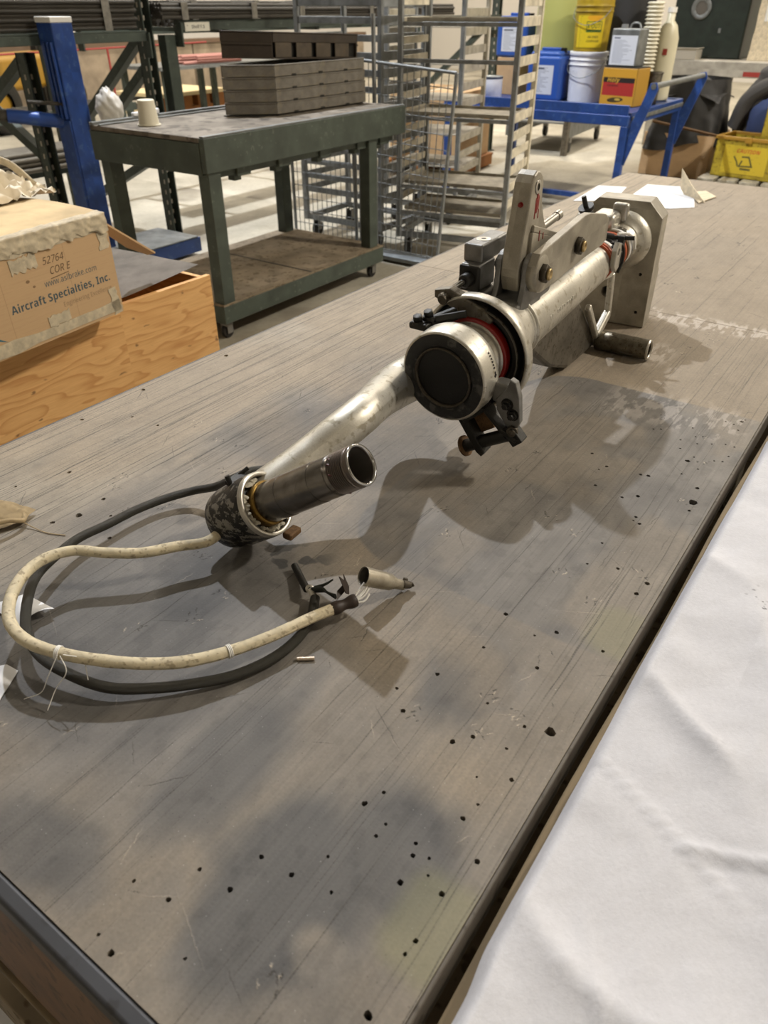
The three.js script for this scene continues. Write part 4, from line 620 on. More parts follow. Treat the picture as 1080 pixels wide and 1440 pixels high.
{   // green work table on castors
  const t = thing('work_table', 'heavy dark green steel work table on castors with a lower shelf, carrying dark trays', 'work table', [2.7, 0, -3.8]);
  const L = 1.74, D = 0.86, H0 = 0.86, H1 = 1.02;
  part('tabletop', b2(0, H1 - 0.025, 0, L, H1 - 0.002, D, 0.003), m.cartTop, t);
  part('top_lip', [b2(0, H1 - 0.002, D - 0.028, L, H1 + 0.005, D, 0.002), b2(0, H1 - 0.002, 0, L, H1 + 0.012, 0.03, 0.002), b2(0, H1 - 0.002, 0.07, L, H1 + 0.006, 0.09, 0.002)], m.galv, t);
  part('apron', b2(-0.004, H0, D - 0.03, L, H1 - 0.003, D + 0.004, 0.004), m.green, t); part('apron', b2(0, H0, 0, L, H1 - 0.026, 0.03), m.green, t);
  part('apron', b2(-0.006, H0 - 0.01, 0, 0.03, H1 - 0.026, D - 0.031, 0.003), m.green, t); part('apron', b2(L - 0.03, H0, 0.031, L, H1 - 0.026, D - 0.031, 0.003), m.green, t);
  for (const x of [0.3, 0.62, 0.98, 1.34, 1.58]) part('bracket', [bx(x, H0 - 0.025, D - 0.07, 0.1, 0.05, 0.05, 0.004), bx(x - 0.02, H0 - 0.05, D - 0.1, 0.05, 0.05, 0.05, 0.004)], m.green, t);
  part('cross_rail', b2(0.05, H0 - 0.04, D - 0.1, L - 0.05, H0, D - 0.06), m.green, t);
  for (const [x, z] of [[0.055, D - 0.045], [0.055, 0.06], [1.42, D - 0.06], [1.42, 0.06]]) part('leg', bx(x, 0.53, z, 0.085, 0.67, 0.075, 0.004), m.green, t);
  part('shelf_frame', [b2(0, 0.1, D - 0.03, 1.5, 0.195, D, 0.003), b2(0, 0.1, 0, 1.5, 0.195, 0.03, 0.003), b2(0, 0.1, 0.03, 0.03, 0.195, D - 0.03), b2(1.47, 0.1, 0.03, 1.5, 0.195, D - 0.03)], m.green, t);
  part('lower_shelf', b2(0, 0.196, 0, 1.5, 0.206, D, 0.002), m.shelfWood, t);
  part('shelf_seam', bx(0.75, 0.2065, 0.43, 0.012, 0.003, 0.84).rotateY(0), m.steelRod, t);
  for (const [x, z] of [[0.06, D - 0.06], [1.44, D - 0.06], [0.06, 0.06], [1.44, 0.06]]) { const c = part('castor', [bx(x, 0.085, z, 0.05, 0.03, 0.05, 0.003), b2(x - 0.02, 0.03, z - 0.026, x + 0.02, 0.08, z - 0.021), b2(x - 0.02, 0.03, z + 0.021, x + 0.02, 0.08, z + 0.026)], m.casterMetal, t); part('wheel', lathe([[-0.015, 0], [-0.015, 0.034], [-0.01, 0.038], [0.01, 0.038], [0.015, 0.034], [0.015, 0]], [x, 0.038, z], [0, 0, 1], 24), m.caster, c); }
  const cup = thing('plastic_cup', 'upside-down cream plastic cup standing on the green work table', 'cup', [2.87, 1.0185, -3.52]);
  part('cup_wall', lathe([[0.005, 0.052], [0.0, 0.058], [0.006, 0.058], [0.01, 0.052], [0.115, 0.043], [0.12, 0.04], [0.12, 0]], [0, 0, 0], [0, 1, 0], 40), M(0xd3cdb8, 0.5), cup);
  part('rim', lathe([[0, 0.05], [-0.0, 0.06], [0.007, 0.06], [0.007, 0.05]], [0, 0, 0], [0, 1, 0], 40), M(0xc9c2ac, 0.5), cup);
  solo('paper_scrap', 'white torn paper scraps at the back edge of the green work table near the cup', 'paper', [bx(3.04, 1.043, -3.785, 0.12, 0.02, 0.024, 0.006), bx(3.14, 1.047, -3.785, 0.05, 0.028, 0.024, 0.008)], m.paperPlain);
  // trays: four stacked and one tipped on top
  const labels = ['dark metal tray at the bottom of the stack on the green table', 'dark metal tray second from the bottom of the stack', 'dark metal tray third from the bottom of the stack', 'dark metal tray topmost of the four level trays in the stack'];
  const edge = (a, b, y0, y1, th, tilt = 0) => { const g = barG([a[0], (y0 + y1) / 2, a[1]], [b[0], (y0 + y1) / 2, b[1]], th, y1 - y0, Math.min(0.003, th * 0.3)); return g; };
  const OUT = [[0, 0], [0.83, 0.02], [0.83, -0.33], [-0.19, -0.215]], TH = 0.058;   // plan of a tray: its left end is cut at a slant
  const makeTray = (name, label) => {
    const g = thing(name, label, 'tray', [0, 0, 0], 0, 'dark metal trays on the work table');
    part('base_panel', ext(OUT.map(([x, z]) => [x, -z]), 0.006).rotateX(-Math.PI / 2).translate(0, 0.004, 0), m.tray, g);
    for (let i = 0; i < 4; i++) { const a = OUT[i], b = OUT[(i + 1) % 4]; part('wall', edge(a, b, 0, TH - 0.004, 0.01), m.tray, g); part('rim', edge(a, b, TH - 0.006, TH + 0.001, 0.017), m.tray, g); }
    for (const x of [0.16, 0.4, 0.64]) part('lock_notch', b2(x - 0.018, -0.003, 0.004 + x * 0.024, x + 0.018, 0.009, 0.007 + x * 0.024), m.blackSteel, g);
    return g;
  };
  const t0 = makeTray('metal_tray', labels[0]);
  const px = 3.565, pz = -3.24; t0.position.set(px, 1.0262, pz);
  for (let i = 1; i < 4; i++) dup(t0, [px - 0.003 * i, 1.0262 + i * (TH + 0.004), pz + 0.002 * i], 0.004 * i, labels[i]);
  solo('tray_riser', 'dark flat board under the stack of dark metal trays', 'board', ext([[-0.12, 0.03], [0.83, -0.0], [0.83, 0.33], [-0.2, 0.23]], 0.004).rotateX(-Math.PI / 2), m.blackSteel, [px, 1.0188, pz]);
  const top = thing('deep_tray', 'dark brown slatted metal tray tipped on top of the tray stack', 'tray', [3.63, 1.292, -3.3], 0.02, 'dark metal trays on the work table'); top.rotation.z = -0.035;
  const tb = M(0x86786c, 0.6, 0.2, { map: rep(tTray, 0.4) }), UH = 0.125, UO = [[0, 0], [0.74, 0.05], [0.74, -0.28], [-0.2, -0.2]];
  part('base_panel', ext(UO.map(([x, z]) => [x, -z]), 0.008).rotateX(-Math.PI / 2), tb, top);
  for (let i = 0; i < 4; i++) { const a = UO[i], b = UO[(i + 1) % 4]; part('upper_rail', edge(a, b, i % 2 ? 0 : UH - 0.045, UH, 0.012), tb, top); part('rim', edge(a, b, UH - 0.002, UH + 0.006, 0.02), tb, top); if (i % 2) part('end_rib', edge([a[0] * 1.01, a[1]], [b[0] * 1.01, b[1]], UH * 0.52, UH * 0.6, 0.02), tb, top); }
  part('inner_wall', edge([0.0, -0.02], [0.74, 0.03], 0.008, UH - 0.03, 0.006), m.blackSteel, top);
  for (let i = 0; i < 4; i++) part('side_slat', edge([0.02 + i * 0.17, 0.002 + i * 0.0115], [0.15 + i * 0.17, 0.01 + i * 0.0115], 0.008, UH - 0.044, 0.006), M(0xb0a290, 0.7, 0.1, { map: rep(tTray, 0.3) }), top);
}
{   // floor-level things seen past the bench's front corner
  solo('floor_sheet', 'white paper sheet lying on the floor below the front corner of the workbench', 'paper', ext([[-0.4, 0.4], [0.3, 0.5], [0.3, 1.2], [-0.4, 1.3]], 0.002).rotateX(-Math.PI / 2).translate(0, 0.001, 0), m.paperPlain);
}

// ---------------------------------------------------------------- pallet rack with bundles of bars, and what is seen through it
{
  const slots = (x, z, y0, y1, dx) => { const gs = []; for (let y = y0; y < y1; y += 0.075) gs.push(bx(x, y, z, dx ? 0.003 : 0.013, 0.03, dx ? 0.013 : 0.003)); return gs; };
  const tSlot = M(0xb9b0a0, 0.6, 0.3);
  const upright = (x, label, braces, top = 2.6) => {
    const t = thing('rack_upright', label, 'rack frame', [x, 0, -4.91]);
    for (const z of [0, -1.2]) {
      const p = part('post', [b2(-0.04, 0.01, z - 0.045, -0.03, top, z + 0.045), b2(0.03, 0.01, z - 0.045, 0.04, top, z + 0.045), b2(-0.04, 0.01, z - 0.045, 0.04, top, z - 0.036)], m.green, t);
      part('foot_plate', bx(0, 0.005, z, 0.14, 0.01, 0.13), m.green, p);
      const s = part('slot', [...slots(-0.0405, z + 0.012, 0.12, top - 0.1, true), ...slots(0.012, z + 0.0, 0.12, top - 0.1, false)], tSlot, p); s.userData.kind = 'stuff';
    }
    for (const [y0, y1] of braces) part('brace', barG([0, y0, -0.05], [0, y1, -1.05], 0.06, 0.06), m.green, t);
    return t;
  };
  upright(3.13, 'dark green slotted rack upright seen just left of the blue column', [[0.72, 1.25], [1.25, 0.72]], 1.3);
  upright(4.09, 'dark green slotted rack upright between the two bundles of bars', [[1.36, 0.66], [1.16, 0.46], [0.6, 0.15]]);
  upright(9.35, 'dark green rack upright far along the rack behind the grey racks', [[1.4, 0.6], [0.6, 0.1]]);
  const beam = (x0, x1, y, z, label) => { const t = thing('rack_beam', label, 'beam', [0, 0, 0]); part('beam', [b2(x0, y - 0.022, z - 0.02, x1, y + 0.03, z + 0.02, 0.004), b2(x0, y + 0.031, z - 0.035, x1, y + 0.04, z + 0.02)], m.green, t); part('end_connector', [b2(x0 - 0.006, y - 0.12, z - 0.03, x0 + 0.006, y + 0.03, z + 0.045)], m.green, t); part('end_connector', [b2(x1 - 0.006, y - 0.12, z - 0.03, x1 + 0.006, y + 0.03, z + 0.045)], m.green, t); for (let x = x0 + 0.5; x < x1 && z > -5; x += 1.1) part('cross_bar', b2(x - 0.02, 1.37, z - 1.13, x + 0.02, 1.399, z - 0.021), m.green, t); return t; };
  beam(0.6, 4.0, 1.36, -4.8, 'dark green front rack beam under the left bundle of bars');
  beam(0.6, 4.0, 1.36, -5.95, 'dark green rear rack beam under the left bundle of bars');
  const lb = beam(4.3, 9.24, 1.415, -4.8, 'dark green rack beam with a white handwritten label under the right bundle of bars');
  beam(4.3, 9.24, 1.36, -5.95, 'dark green rear rack beam under the right bundle of bars');
  beam(0.6, 4.0, 0.47, -5.7, 'low dark green rack beam near the floor left of the blue column');
  const lab = canvasTex(256, 64, (c, w, h) => { c.fillStyle = '#d8d4c4'; c.fillRect(0, 0, w, h); c.fillStyle = '#4a4844'; c.font = 'bold 34px sans-serif'; c.textAlign = 'center'; c.fillText('Shelf F.5', w / 2 + 8, 44); c.beginPath(); c.arc(26, 22, 4, 0, 7); c.fill(); });
  part('end_post', b2(4.19, 0.7, -4.9, 4.29, 1.37, -4.82, 0.004), m.green, lb);
  part('shelf_label', bx(0, 0, 0, 0.24, 0.055, 0.003), new THREE.MeshStandardMaterial({ map: lab, roughness: 0.6 }), lb, true).position.set(4.47, 1.415, -4.778);
  // bundles: bars packed in rows, steel straps round them
  const bundle = (label, x0, x1, y, z, rows, n, r, straps, mat) => {
    const t = thing('bar_bundle', label, 'bar bundle', [0, 0, 0]); let gmax = 0; const base = new THREE.CylinderGeometry(r, r, 1, 9); base.rotateZ(Math.PI / 2); norm(base);
    for (let j = 0; j < rows; j++) for (let i = 0; i < n - (j % 2); i++) { const L = x1 - x0 + rr(-0.03, 0.0); const b = new THREE.Mesh(base, mat); b.name = 'bar'; b.castShadow = b.receiveShadow = true; b.scale.set(L, 1, 1); b.position.set((x0 + x1) / 2, y + r + j * r * 1.74, z + (i + (j % 2) * 0.5) * r * 2.02); t.add(b); }
    const h = r * 2 + (rows - 1) * r * 1.74, d = n * r * 2.02;
    for (const x of straps) part('strap', [b2(x - 0.03, y - 0.004, z + d - r + 0.002, x + 0.03, y + h + 0.004, z + d - r + 0.006, 0.001), b2(x - 0.03, y + h + 0.001, z - r, x + 0.03, y + h + 0.005, z + d - r + 0.002, 0.001)], m.strap, t);
    return t;
  };
  bundle('thick left bundle of dark ribbed bars strapped together on the rack', 0.7, 3.97, 1.406, -5.1, 7, 11, 0.0135, [1.6, 3.72], m.steelRod);
  bundle('upper right bundle of dark ribbed bars with steel straps above the label', 4.13, 8.1, 1.461, -4.95, 4, 8, 0.0132, [4.34, 5.05, 5.62, 6.6], m.steelRod);
  bundle('lower right bundle of dark bars lying behind the labelled beam', 4.55, 8.0, 1.406, -5.4, 7, 10, 0.0135, [4.8, 5.5, 6.2, 7.0], m.steelRod);
  bundle('low bundle of grey bars near the floor behind the blue column', 0.8, 3.9, 0.512, -5.82, 4, 8, 0.02, [2.9], m.castDark);
  solo('pink_cloth', 'scrap of bright pink plastic lying on the left bundle of bars', 'plastic', bx(3.62, 1.582, -4.95, 0.14, 0.014, 0.08, 0.006), M(0xb2456e, 0.5));
  // seen through the rack
  const fork = thing('yellow_loader', 'yellow industrial loader with black tyres seen through the rack at far left', 'loader', [7.6, 0, -12.1], 0.3);
  part('body', [b2(-0.9, 0.5, -0.5, 0.1, 0.95, 0.4, 0.08), b2(-0.2, 0.55, -0.45, 0.75, 0.95, 0.35, 0.1)], m.machineYellow, fork); part('counterweight', b2(-1.9, 0.35, -0.5, -1.0, 0.8, 0.4, 0.1), m.blackSteel, fork);
  part('mast', [b2(0.78, 0.1, -0.4, 0.86, 1.9, -0.3), b2(0.78, 0.1, 0.2, 0.86, 1.9, 0.3)], m.blackSteel, fork);
  for (const x of [-1.2, 0.3]) { const w = part('tyre', lathe([[-0.12, 0.18], [-0.12, 0.33], [-0.08, 0.37], [0.08, 0.37], [0.12, 0.33], [0.12, 0.18]], [x, 0.37, 0.5], [0, 0, 1], 32), m.rubber, fork); part('wheel_rim', lathe([[-0.1, 0], [-0.1, 0.2], [0.06, 0.2], [0.08, 0.1], [0.08, 0]], [x, 0.37, 0.5], [0, 0, 1], 24), m.machineYellow, w); }
  solo('red_barrier', 'thin red barrier rail stretched across behind the rack', 'barrier', [rod([2.0, 1.1, -8.2], [7.6, 1.17, -8.0], 0.009), rod([6.15, 0.3, -8.05], [6.15, 1.15, -8.05], 0.012)], m.redThing);
  const conv = thing('roller_conveyor', 'low grey roller conveyor running along the floor behind the rack', 'conveyor', [2.0, 0, -8.6]);
  part('side_rail', [b2(0, 0.5, 0.3, 4.6, 0.58, 0.33), b2(0, 0.5, -0.33, 4.6, 0.58, -0.3)], m.green, conv);
  { const g = rod([0, 0.56, -0.3], [0, 0.56, 0.3], 0.03, 0.03, 10); norm(g); for (let i = 0; i < 36; i++) { const b = new THREE.Mesh(g, m.steelRod); b.name = 'roller'; b.position.x = 0.06 + i * 0.127; b.castShadow = b.receiveShadow = true; conv.add(b); } }
  for (const x of [0.2, 2.3, 4.4]) for (const z of [-0.31, 0.31]) part('leg', bx(x, 0.25, z, 0.06, 0.5, 0.03), m.green, conv);
  const ft = thing('far_table', 'grey steel table far behind the rack carrying pink rods', 'table', [8.4, 0, -8.9]);
  part('tabletop', b2(-1.2, 0.86, -0.45, 1.4, 0.9, 0.45), m.galv, ft);
  for (const x of [-1.1, 0.25, 0.5, 1.3]) for (const z of [-0.4, 0.4]) part('leg', bx(x, 0.43, z, 0.07, 0.86, 0.07), m.green, ft);
  for (let i = 0; i < 9; i++) solo('pink_rod', 'long thin pinkish copper rod in the loose heap on the far grey table', 'rod', rod([7.65 + rr(0, 0.3), 0.92 + (i % 3) * 0.035, -8.85 + i * 0.05], [8.7 + rr(-0.2, 0.3), 0.92 + (i % 3) * 0.035, -8.82 + i * 0.05], 0.017, 0.017, 8), m.pinkRod, undefined, 0, 'pink rods heaped on the far grey table');
  const pal = thing('wooden_pallet', 'pale wooden pallet with chunky blocks, the upper of two beyond the green table', 'pallet', [8.7, 0.245, -10.1]);
  part('top_board', b2(-0.6, 0.19, -0.5, 0.75, 0.24, 0.5, 0.006), M(0xe6d2a4, 0.7), pal); part('bottom_board', b2(-0.6, 0, 0.38, 0.75, 0.05, 0.5, 0.004), m.woodBlock, pal); part('bottom_board', b2(-0.6, 0, -0.5, 0.75, 0.05, -0.38, 0.004), m.woodBlock, pal);
  for (const x of [-0.45, -0.1, 0.25, 0.6]) part('block', bx(x, 0.12, 0.42, 0.24, 0.139, 0.14, 0.006), m.woodBlock, pal);
  dup(pal, [8.7, 0, -10.1], 0, 'pale wooden pallet on the floor underneath the pallet beyond the green table');
  const pan = thing('wall_panels', 'long row of low beige panels standing along the left wall behind the rack', 'panel row', [0, 0, -13.6]);
  for (let i = 0; i < 9; i++) part('panel', b2(5 + i * 1.5, 0.06, -0.1, 6.46 + i * 1.5, 0.9, 0.05, 0.01), M(0xb9aa96, 0.7, 0, { map: rep(tSmudge, 1.6) }), pan);
  part('ledge', b2(5, 0.905, -0.15, 18.5, 0.98, 0.1), M(0x6a5644, 0.7), pan); part('base_rail', b2(5, 0, -0.12, 18.5, 0.055, 0.08), m.blackSteel, pan);
}

// ---------------------------------------------------------------- centre: grey pan racks and the wire cage
{
  const rack = (name, label, x, z, turn, w, d, h, slatMat, n, y0, dy, long = false) => {
    const t = thing(name, label, 'pan rack', [x, 0, z], turn);      // local: x along the short side, z along the long side, origin at the near right post
    for (const [px, pz] of [[0, 0], [0, -d], [w, 0], [w, -d]]) part('post', bx(px, 0.13 + h / 2, pz, 0.034, h, 0.034, 0.004), px > 0 && pz === 0 ? slatMat : m.greyPost, t);
    for (let i = 0; i < n; i++) { const y = y0 + i * dy; part('ledge', b2(0.018, y - 0.028, -0.004, w - 0.018, y + 0.028, 0.008, 0.003), slatMat, t); part('ledge', b2(0.018, y - 0.022, -d - 0.008, w - 0.018, y + 0.022, -d + 0.004, 0.003), slatMat, t); }
    if (long) for (let i = 0; i < n; i++) part('side_ledge', b2(-0.008, y0 + i * dy - 0.02, -d + 0.018, 0.006, y0 + i * dy + 0.02, -0.018, 0.003), slatMat, t);
    part('base_frame', [b2(0, 0.13, -d + 0.018, 0.03, 0.17, -0.018), b2(w - 0.03, 0.13, -d + 0.018, w, 0.17, -0.018), b2(0.018, 0.13, -0.015, w - 0.018, 0.17, 0.015), b2(0.018, 0.13, -d - 0.015, w - 0.018, 0.17, -d + 0.015)], m.greyPost, t);
    part('top_frame', [b2(0, h + 0.1, -d + 0.018, 0.03, h + 0.13, -0.018), b2(w - 0.03, h + 0.1, -d + 0.018, w, h + 0.13, -0.018)], m.greyPost, t);
    for (const [px, pz] of [[0.05, -0.06], [0.05, -d + 0.06], [w - 0.05, -0.06], [w - 0.05, -d + 0.06]]) { const c = part('castor', [b2(px - 0.02, 0.05, pz - 0.026, px + 0.02, 0.13, pz - 0.02), b2(px - 0.02, 0.05, pz + 0.02, px + 0.02, 0.13, pz + 0.026)], m.casterMetal, t); part('wheel', lathe([[-0.015, 0], [-0.015, 0.052], [-0.01, 0.058], [0.01, 0.058], [0.015, 0.052], [0.015, 0]], [px, 0.058, pz], [0, 0, 1], 22), m.caster, c); }
    return t;
  };
  const cream = M(0xf4eedc, 0.5, 0.1, { map: rep(tSmudge, 0.4) });
  const rb = rack('pan_rack', 'tall grey rolling pan rack with cream ledges, right of the wire cage', 4.875, -2.396, 0.215, 0.54, 0.78, 1.75, cream, 12, 0.4, 0.106);
  for (const y of [0.305, 0.48, 0.915, 1.245, 1.445]) part('side_rail', [b2(-0.012, y - 0.012, -0.762, 0.004, y + 0.012, -0.018, 0.002)], m.greyPost, rb);
  const pan = (y, label, x0 = 0.03) => { const t = solo('sheet_pan', label, 'sheet pan', [b2(x0, y, -0.75, 0.5, y + 0.004, -0.03), b2(x0, y, -0.75, 0.5, y + 0.022, -0.744), b2(x0, y, -0.036, 0.5, y + 0.022, -0.03), b2(x0, y, -0.744, x0 + 0.006, y + 0.022, -0.036), b2(0.494, y, -0.744, 0.5, y + 0.022, -0.036)], m.alu, [4.875, 0, -2.396], 0.215); return t; };
  pan(0.318, 'flat pale sheet pan lowest in the rack with cream ledges'); pan(0.493, 'flat pale sheet pan second from the bottom of the rack with cream ledges'); pan(0.928, 'flat pale sheet pan midway up the rack with cream ledges'); pan(1.458, 'flat pale sheet pan highest in the rack with cream ledges');
  const rc = rack('pan_rack', 'tall grey rolling pan rack with grey slats behind the tray stack', 4.74, -3.34, 0.0, 0.54, 0.72, 1.75, m.greyPost, 15, 0.36, 0.1, true);
  const rd = rack('pan_rack', 'grey rolling pan rack with shelves standing behind the wire cage', 5.68, -3.25, 0.2, 0.6, 0.62, 1.7, m.alu, 12, 0.3, 0.12);
  for (const y of [0.42, 0.66, 0.9, 1.14, 1.38]) part('shelf', b2(0.02, y + 0.024, -0.6, 0.58, y + 0.03, -0.01), m.alu, rd);
  // wire cage: panels of crossed wires in a frame, standing on a galvanised tray
  const cage = thing('wire_cage', 'grey wire mesh cage cart with leaning side panels beyond the green work table', 'cage', [4.56, 0, -2.73]);
  const wire = (a, b, r = 0.003) => rod(a, b, r, r, 5);
  const panel = (p0, p1, q0, q1, nu, nv) => {   // p along the bottom, q along the top
    const L = (a, b, t) => a.map((v, i) => mix(v, b[i], t)), vert = [], hor = [];
    for (let i = 0; i <= nu; i++) vert.push(wire(L(p0, p1, i / nu), L(q0, q1, i / nu)));
    for (let j = 0; j <= nv; j++) hor.push(wire(L(p0, q0, j / nv), L(p1, q1, j / nv)));
    part('mesh_wires', [...vert, ...hor], m.greyPost, cage).userData.kind = 'stuff';
    part('panel_frame', [rod(p0, q0, 0.012), rod(p1, q1, 0.012), rod(q0, q1, 0.01)], m.greyPost, cage);
  };
  panel([0, 0.06, 0], [0.02, 0.06, -0.72], [-0.02, 1.2, 0.1], [0.02, 1.25, -0.75], 16, 13);
  panel([0.02, 0.06, -0.72], [0.0, 0.06, -1.3], [0.02, 1.05, -0.72], [0.0, 1.05, -1.3], 13, 11);
  part('base_tray', [b2(-0.09, 0.02, -1.32, 0.08, 0.05, 0.03, 0.006)], M(0xaeb8c2, 0.4, 0.4, { map: rep(tSmudge, 0.5) }), cage);
  part('inner_post', [rod([-0.03, 0.05, -0.5], [-0.03, 1.5, -0.52], 0.014), rod([-0.03, 0.05, -0.64], [-0.05, 1.15, -0.62], 0.012)], m.greyPost, cage);
  // cartons on a pallet behind the racks
  const cb = thing('carton', 'large brown carton on a low wooden pallet behind the pan racks', 'box', [7.9, 0.14, -4.75], 0.1);
  part('carton_body', bx(0, 0.33, 0, 0.9, 0.66, 0.8, 0.006), m.card, cb); part('top_tape', bx(0, 0.6606, 0, 0.9, 0.001, 0.06), m.tape, cb);
  const p2 = thing('wooden_pallet', 'low orange wooden pallet under the brown carton behind the pan racks', 'pallet', [7.9, 0, -4.75], 0.1);
  for (let i = 0; i < 6; i++) part('top_board', b2(-0.5, 0.115, -0.46 + i * 0.158, 0.5, 0.137, -0.34 + i * 0.158, 0.002), m.woodBlock, p2);
  for (const z of [-0.4, 0, 0.4]) part('stringer', b2(-0.5, 0.015, z - 0.04, 0.5, 0.114, z + 0.04, 0.003), m.woodBlock, p2);
  const tc = thing('carton', 'brown carton at the far left of the blue cart under a blue container', 'box', [7.98, 0.7905, -3.93], 0); part('carton_body', bx(0, 0.16, 0, 0.34, 0.32, 0.26, 0.004), m.card, tc); part('top_tape', bx(0, 0.3206, 0, 0.34, 0.001, 0.05), m.tape, tc);
}
// ---------------------------------------------------------------- right: the blue cart and its load
{
  const X0 = 6.85, X1 = 8.35, Z0 = -4.1, Z1 = -2.29, Y0 = 0.7, Y1 = 0.8;
  const c = thing('blue_cart', 'long blue steel cart with slanted handle bars carrying pails and cans', 'cart', [0, 0, 0]);
  part('deck', b2(X0 + 0.03, Y0 + 0.02, Z0 + 0.03, X1 - 0.03, Y0 + 0.09, Z1 - 0.03), m.blue, c);
  part('deck_rim', [b2(X0, Y0, Z0, X0 + 0.04, Y1 - 0.02, Z1, 0.006)], m.blue, c); part('side_board', b2(X0 + 0.012, Y1 - 0.02, Z0, X0 + 0.036, Y1 + 0.055, Z1 - 0.02, 0.004), m.blue, c); part('deck_rim', [b2(X1 - 0.04, Y0, Z0, X1, Y1, Z1, 0.006)], m.blue, c); part('deck_rim', [b2(X0 + 0.04, Y0, Z1 - 0.04, X1 - 0.04, Y1, Z1, 0.006)], m.blue, c); part('deck_rim', [b2(X0 + 0.04, Y0, Z0, X1 - 0.04, Y1, Z0 + 0.04, 0.006)], m.blue, c);
  part('rim_rail', [b2(X0 + 0.05, Y0 + 0.04, Z1 + 0.004, X1 - 0.05, Y0 + 0.07, Z1 + 0.02, 0.003)], m.galv, c);
  for (const x of [X0 + 0.03, X1 - 0.03]) {
    part('leg', bx(x, 0.36, Z1 - 0.035, 0.06, 0.68, 0.06, 0.004), m.blue, c); part('leg', bx(x, 0.36, Z0 + 0.05, 0.06, 0.68, 0.06, 0.004), m.blue, c);
    part('handle_bar', ext([[-0.07, 0.42], [-0.02, 0.4], [0.11, 0.82], [0.16, 0.98], [0.14, 1.03], [0.09, 1.02], [0.04, 0.86], [-0.06, 0.62]].map(([a, b]) => [a * -1, b]), 0.014, 0.002).rotateY(Math.PI / 2).translate(x - 0.007, 0, Z1 + 0.03), m.blue, c);
  }
  part('push_handle', rod([X0 + 0.02, 1.0, Z1 + 0.15], [X1 - 0.02, 1.0, Z1 + 0.15], 0.022, 0.022, 16), m.galv, c);
  for (const x of [X0 + 0.04, X1 - 0.04]) for (const z of [Z0 + 0.06, Z1 - 0.05]) part('foot', bx(x, 0.01, z, 0.09, 0.02, 0.09), m.blue, c);
  part('lower_rail', [b2(X0 + 0.01, 0.1, Z0 + 0.06, X0 + 0.05, 0.14, Z1 - 0.05)], m.blue, c);
  const yd = Y0 + 0.0905;
  const pail = (name, label, x, y, z, r, h, mat, face, lid) => {
    const t = thing(name, label, 'pail', [x, y, z]);
    const o = { ...{} }; const body = part('body', lathe([[0, 0], [0, r * 0.88], [0.006, r * 0.9], [h * 0.74, r * 0.985], [h * 0.745, r * 1.03], [h * 0.76, r * 1.03], [h * 0.765, r * 0.99], [h * 0.84, r * 0.995], [h * 0.845, r * 1.04], [h * 0.86, r * 1.04], [h * 0.865, r], [h * 0.93, r], [h, r * 1.01], [h, r * 0.96], [h * 0.97, r * 0.95], [h * 0.97, 0]], [0, 0, 0], [0, 1, 0], 48), mat, t);
    if (lid) part('lid', lathe([[h * 0.94, r * 1.0], [h * 0.94, r * 1.06], [h * 1.0, r * 1.06], [h * 1.012, r * 1.04], [h * 1.0, r * 0.96], [h, 0]], [0, 0, 0], [0, 1, 0], 48), mat, t);
    if (face) { const g = new THREE.CylinderGeometry(r * 0.985, r * 0.925, h * 0.6, 32, 1, true, -2.15, 1.6); g.translate(0, h * 0.38, 0); g.scale(1.004, 1, 1.004); const f = new THREE.MeshStandardMaterial({ map: face, roughness: 0.5 }); part('printed_label', g, f, t, true); }
    part('bail_handle', sweep([[-r * 0.2, h * 0.82, r * 1.04], [-r * 0.8, h * 0.62, r * 0.8], [-r * 1.08, h * 0.5, 0], [-r * 0.8, h * 0.62, -r * 0.8], [-r * 0.2, h * 0.82, -r * 1.04]], 0.003, 30, 6), m.galv, t);
    return t;
  };
  const yl = canvasTex(512, 384, (g, w, h) => { g.fillStyle = '#d6bb1e'; g.fillRect(0, 0, w, h); g.fillStyle = '#6b6412'; for (let i = 0; i < 16; i++) { g.fillRect(60, 10 + i * 24, i % 4 ? 26 : 46, 5); } g.fillStyle = '#d8a020'; g.beginPath(); g.ellipse(330, 26, 130, 40, 0, 0, 7); g.fill(); g.strokeStyle = '#2f5a22'; g.lineWidth = 10; g.strokeRect(196, 74, 270, 120); g.fillStyle = '#2f5a22'; g.fillRect(204, 168, 254, 20); g.font = 'bold 78px sans-serif'; g.textAlign = 'center'; g.fillStyle = '#34541e'; g.fillText('X·OUT!', 331, 152); g.fillStyle = '#4a4410'; g.font = 'bold 40px sans-serif'; g.fillText('AIR DRIED', 331, 270); g.fillText('COMPOUND', 331, 320); });
  pail('plastic_pail', 'white plastic pail with a ribbed rim standing on the blue cart', 7.62, yd, -3.02, 0.165, 0.4, m.whitePlastic, null, true);
  pail('plastic_pail', 'bright yellow plastic pail with green print stacked on the white pail', 7.62, yd + 0.4066, -3.02, 0.165, 0.4, m.yellow, yl, false);
  const bl = canvasTex(256, 256, (g, w, h) => { g.fillStyle = '#c9ccd2'; g.fillRect(0, 0, w, h); g.fillStyle = '#8d9096'; for (let i = 0; i < 16; i++) g.fillRect(20, 20 + i * 14, rr(60, 210), 5); g.fillStyle = '#4a4e58'; g.fillRect(20, 20, 120, 14); });
  const wl = new THREE.MeshStandardMaterial({ map: bl, roughness: 0.6 });
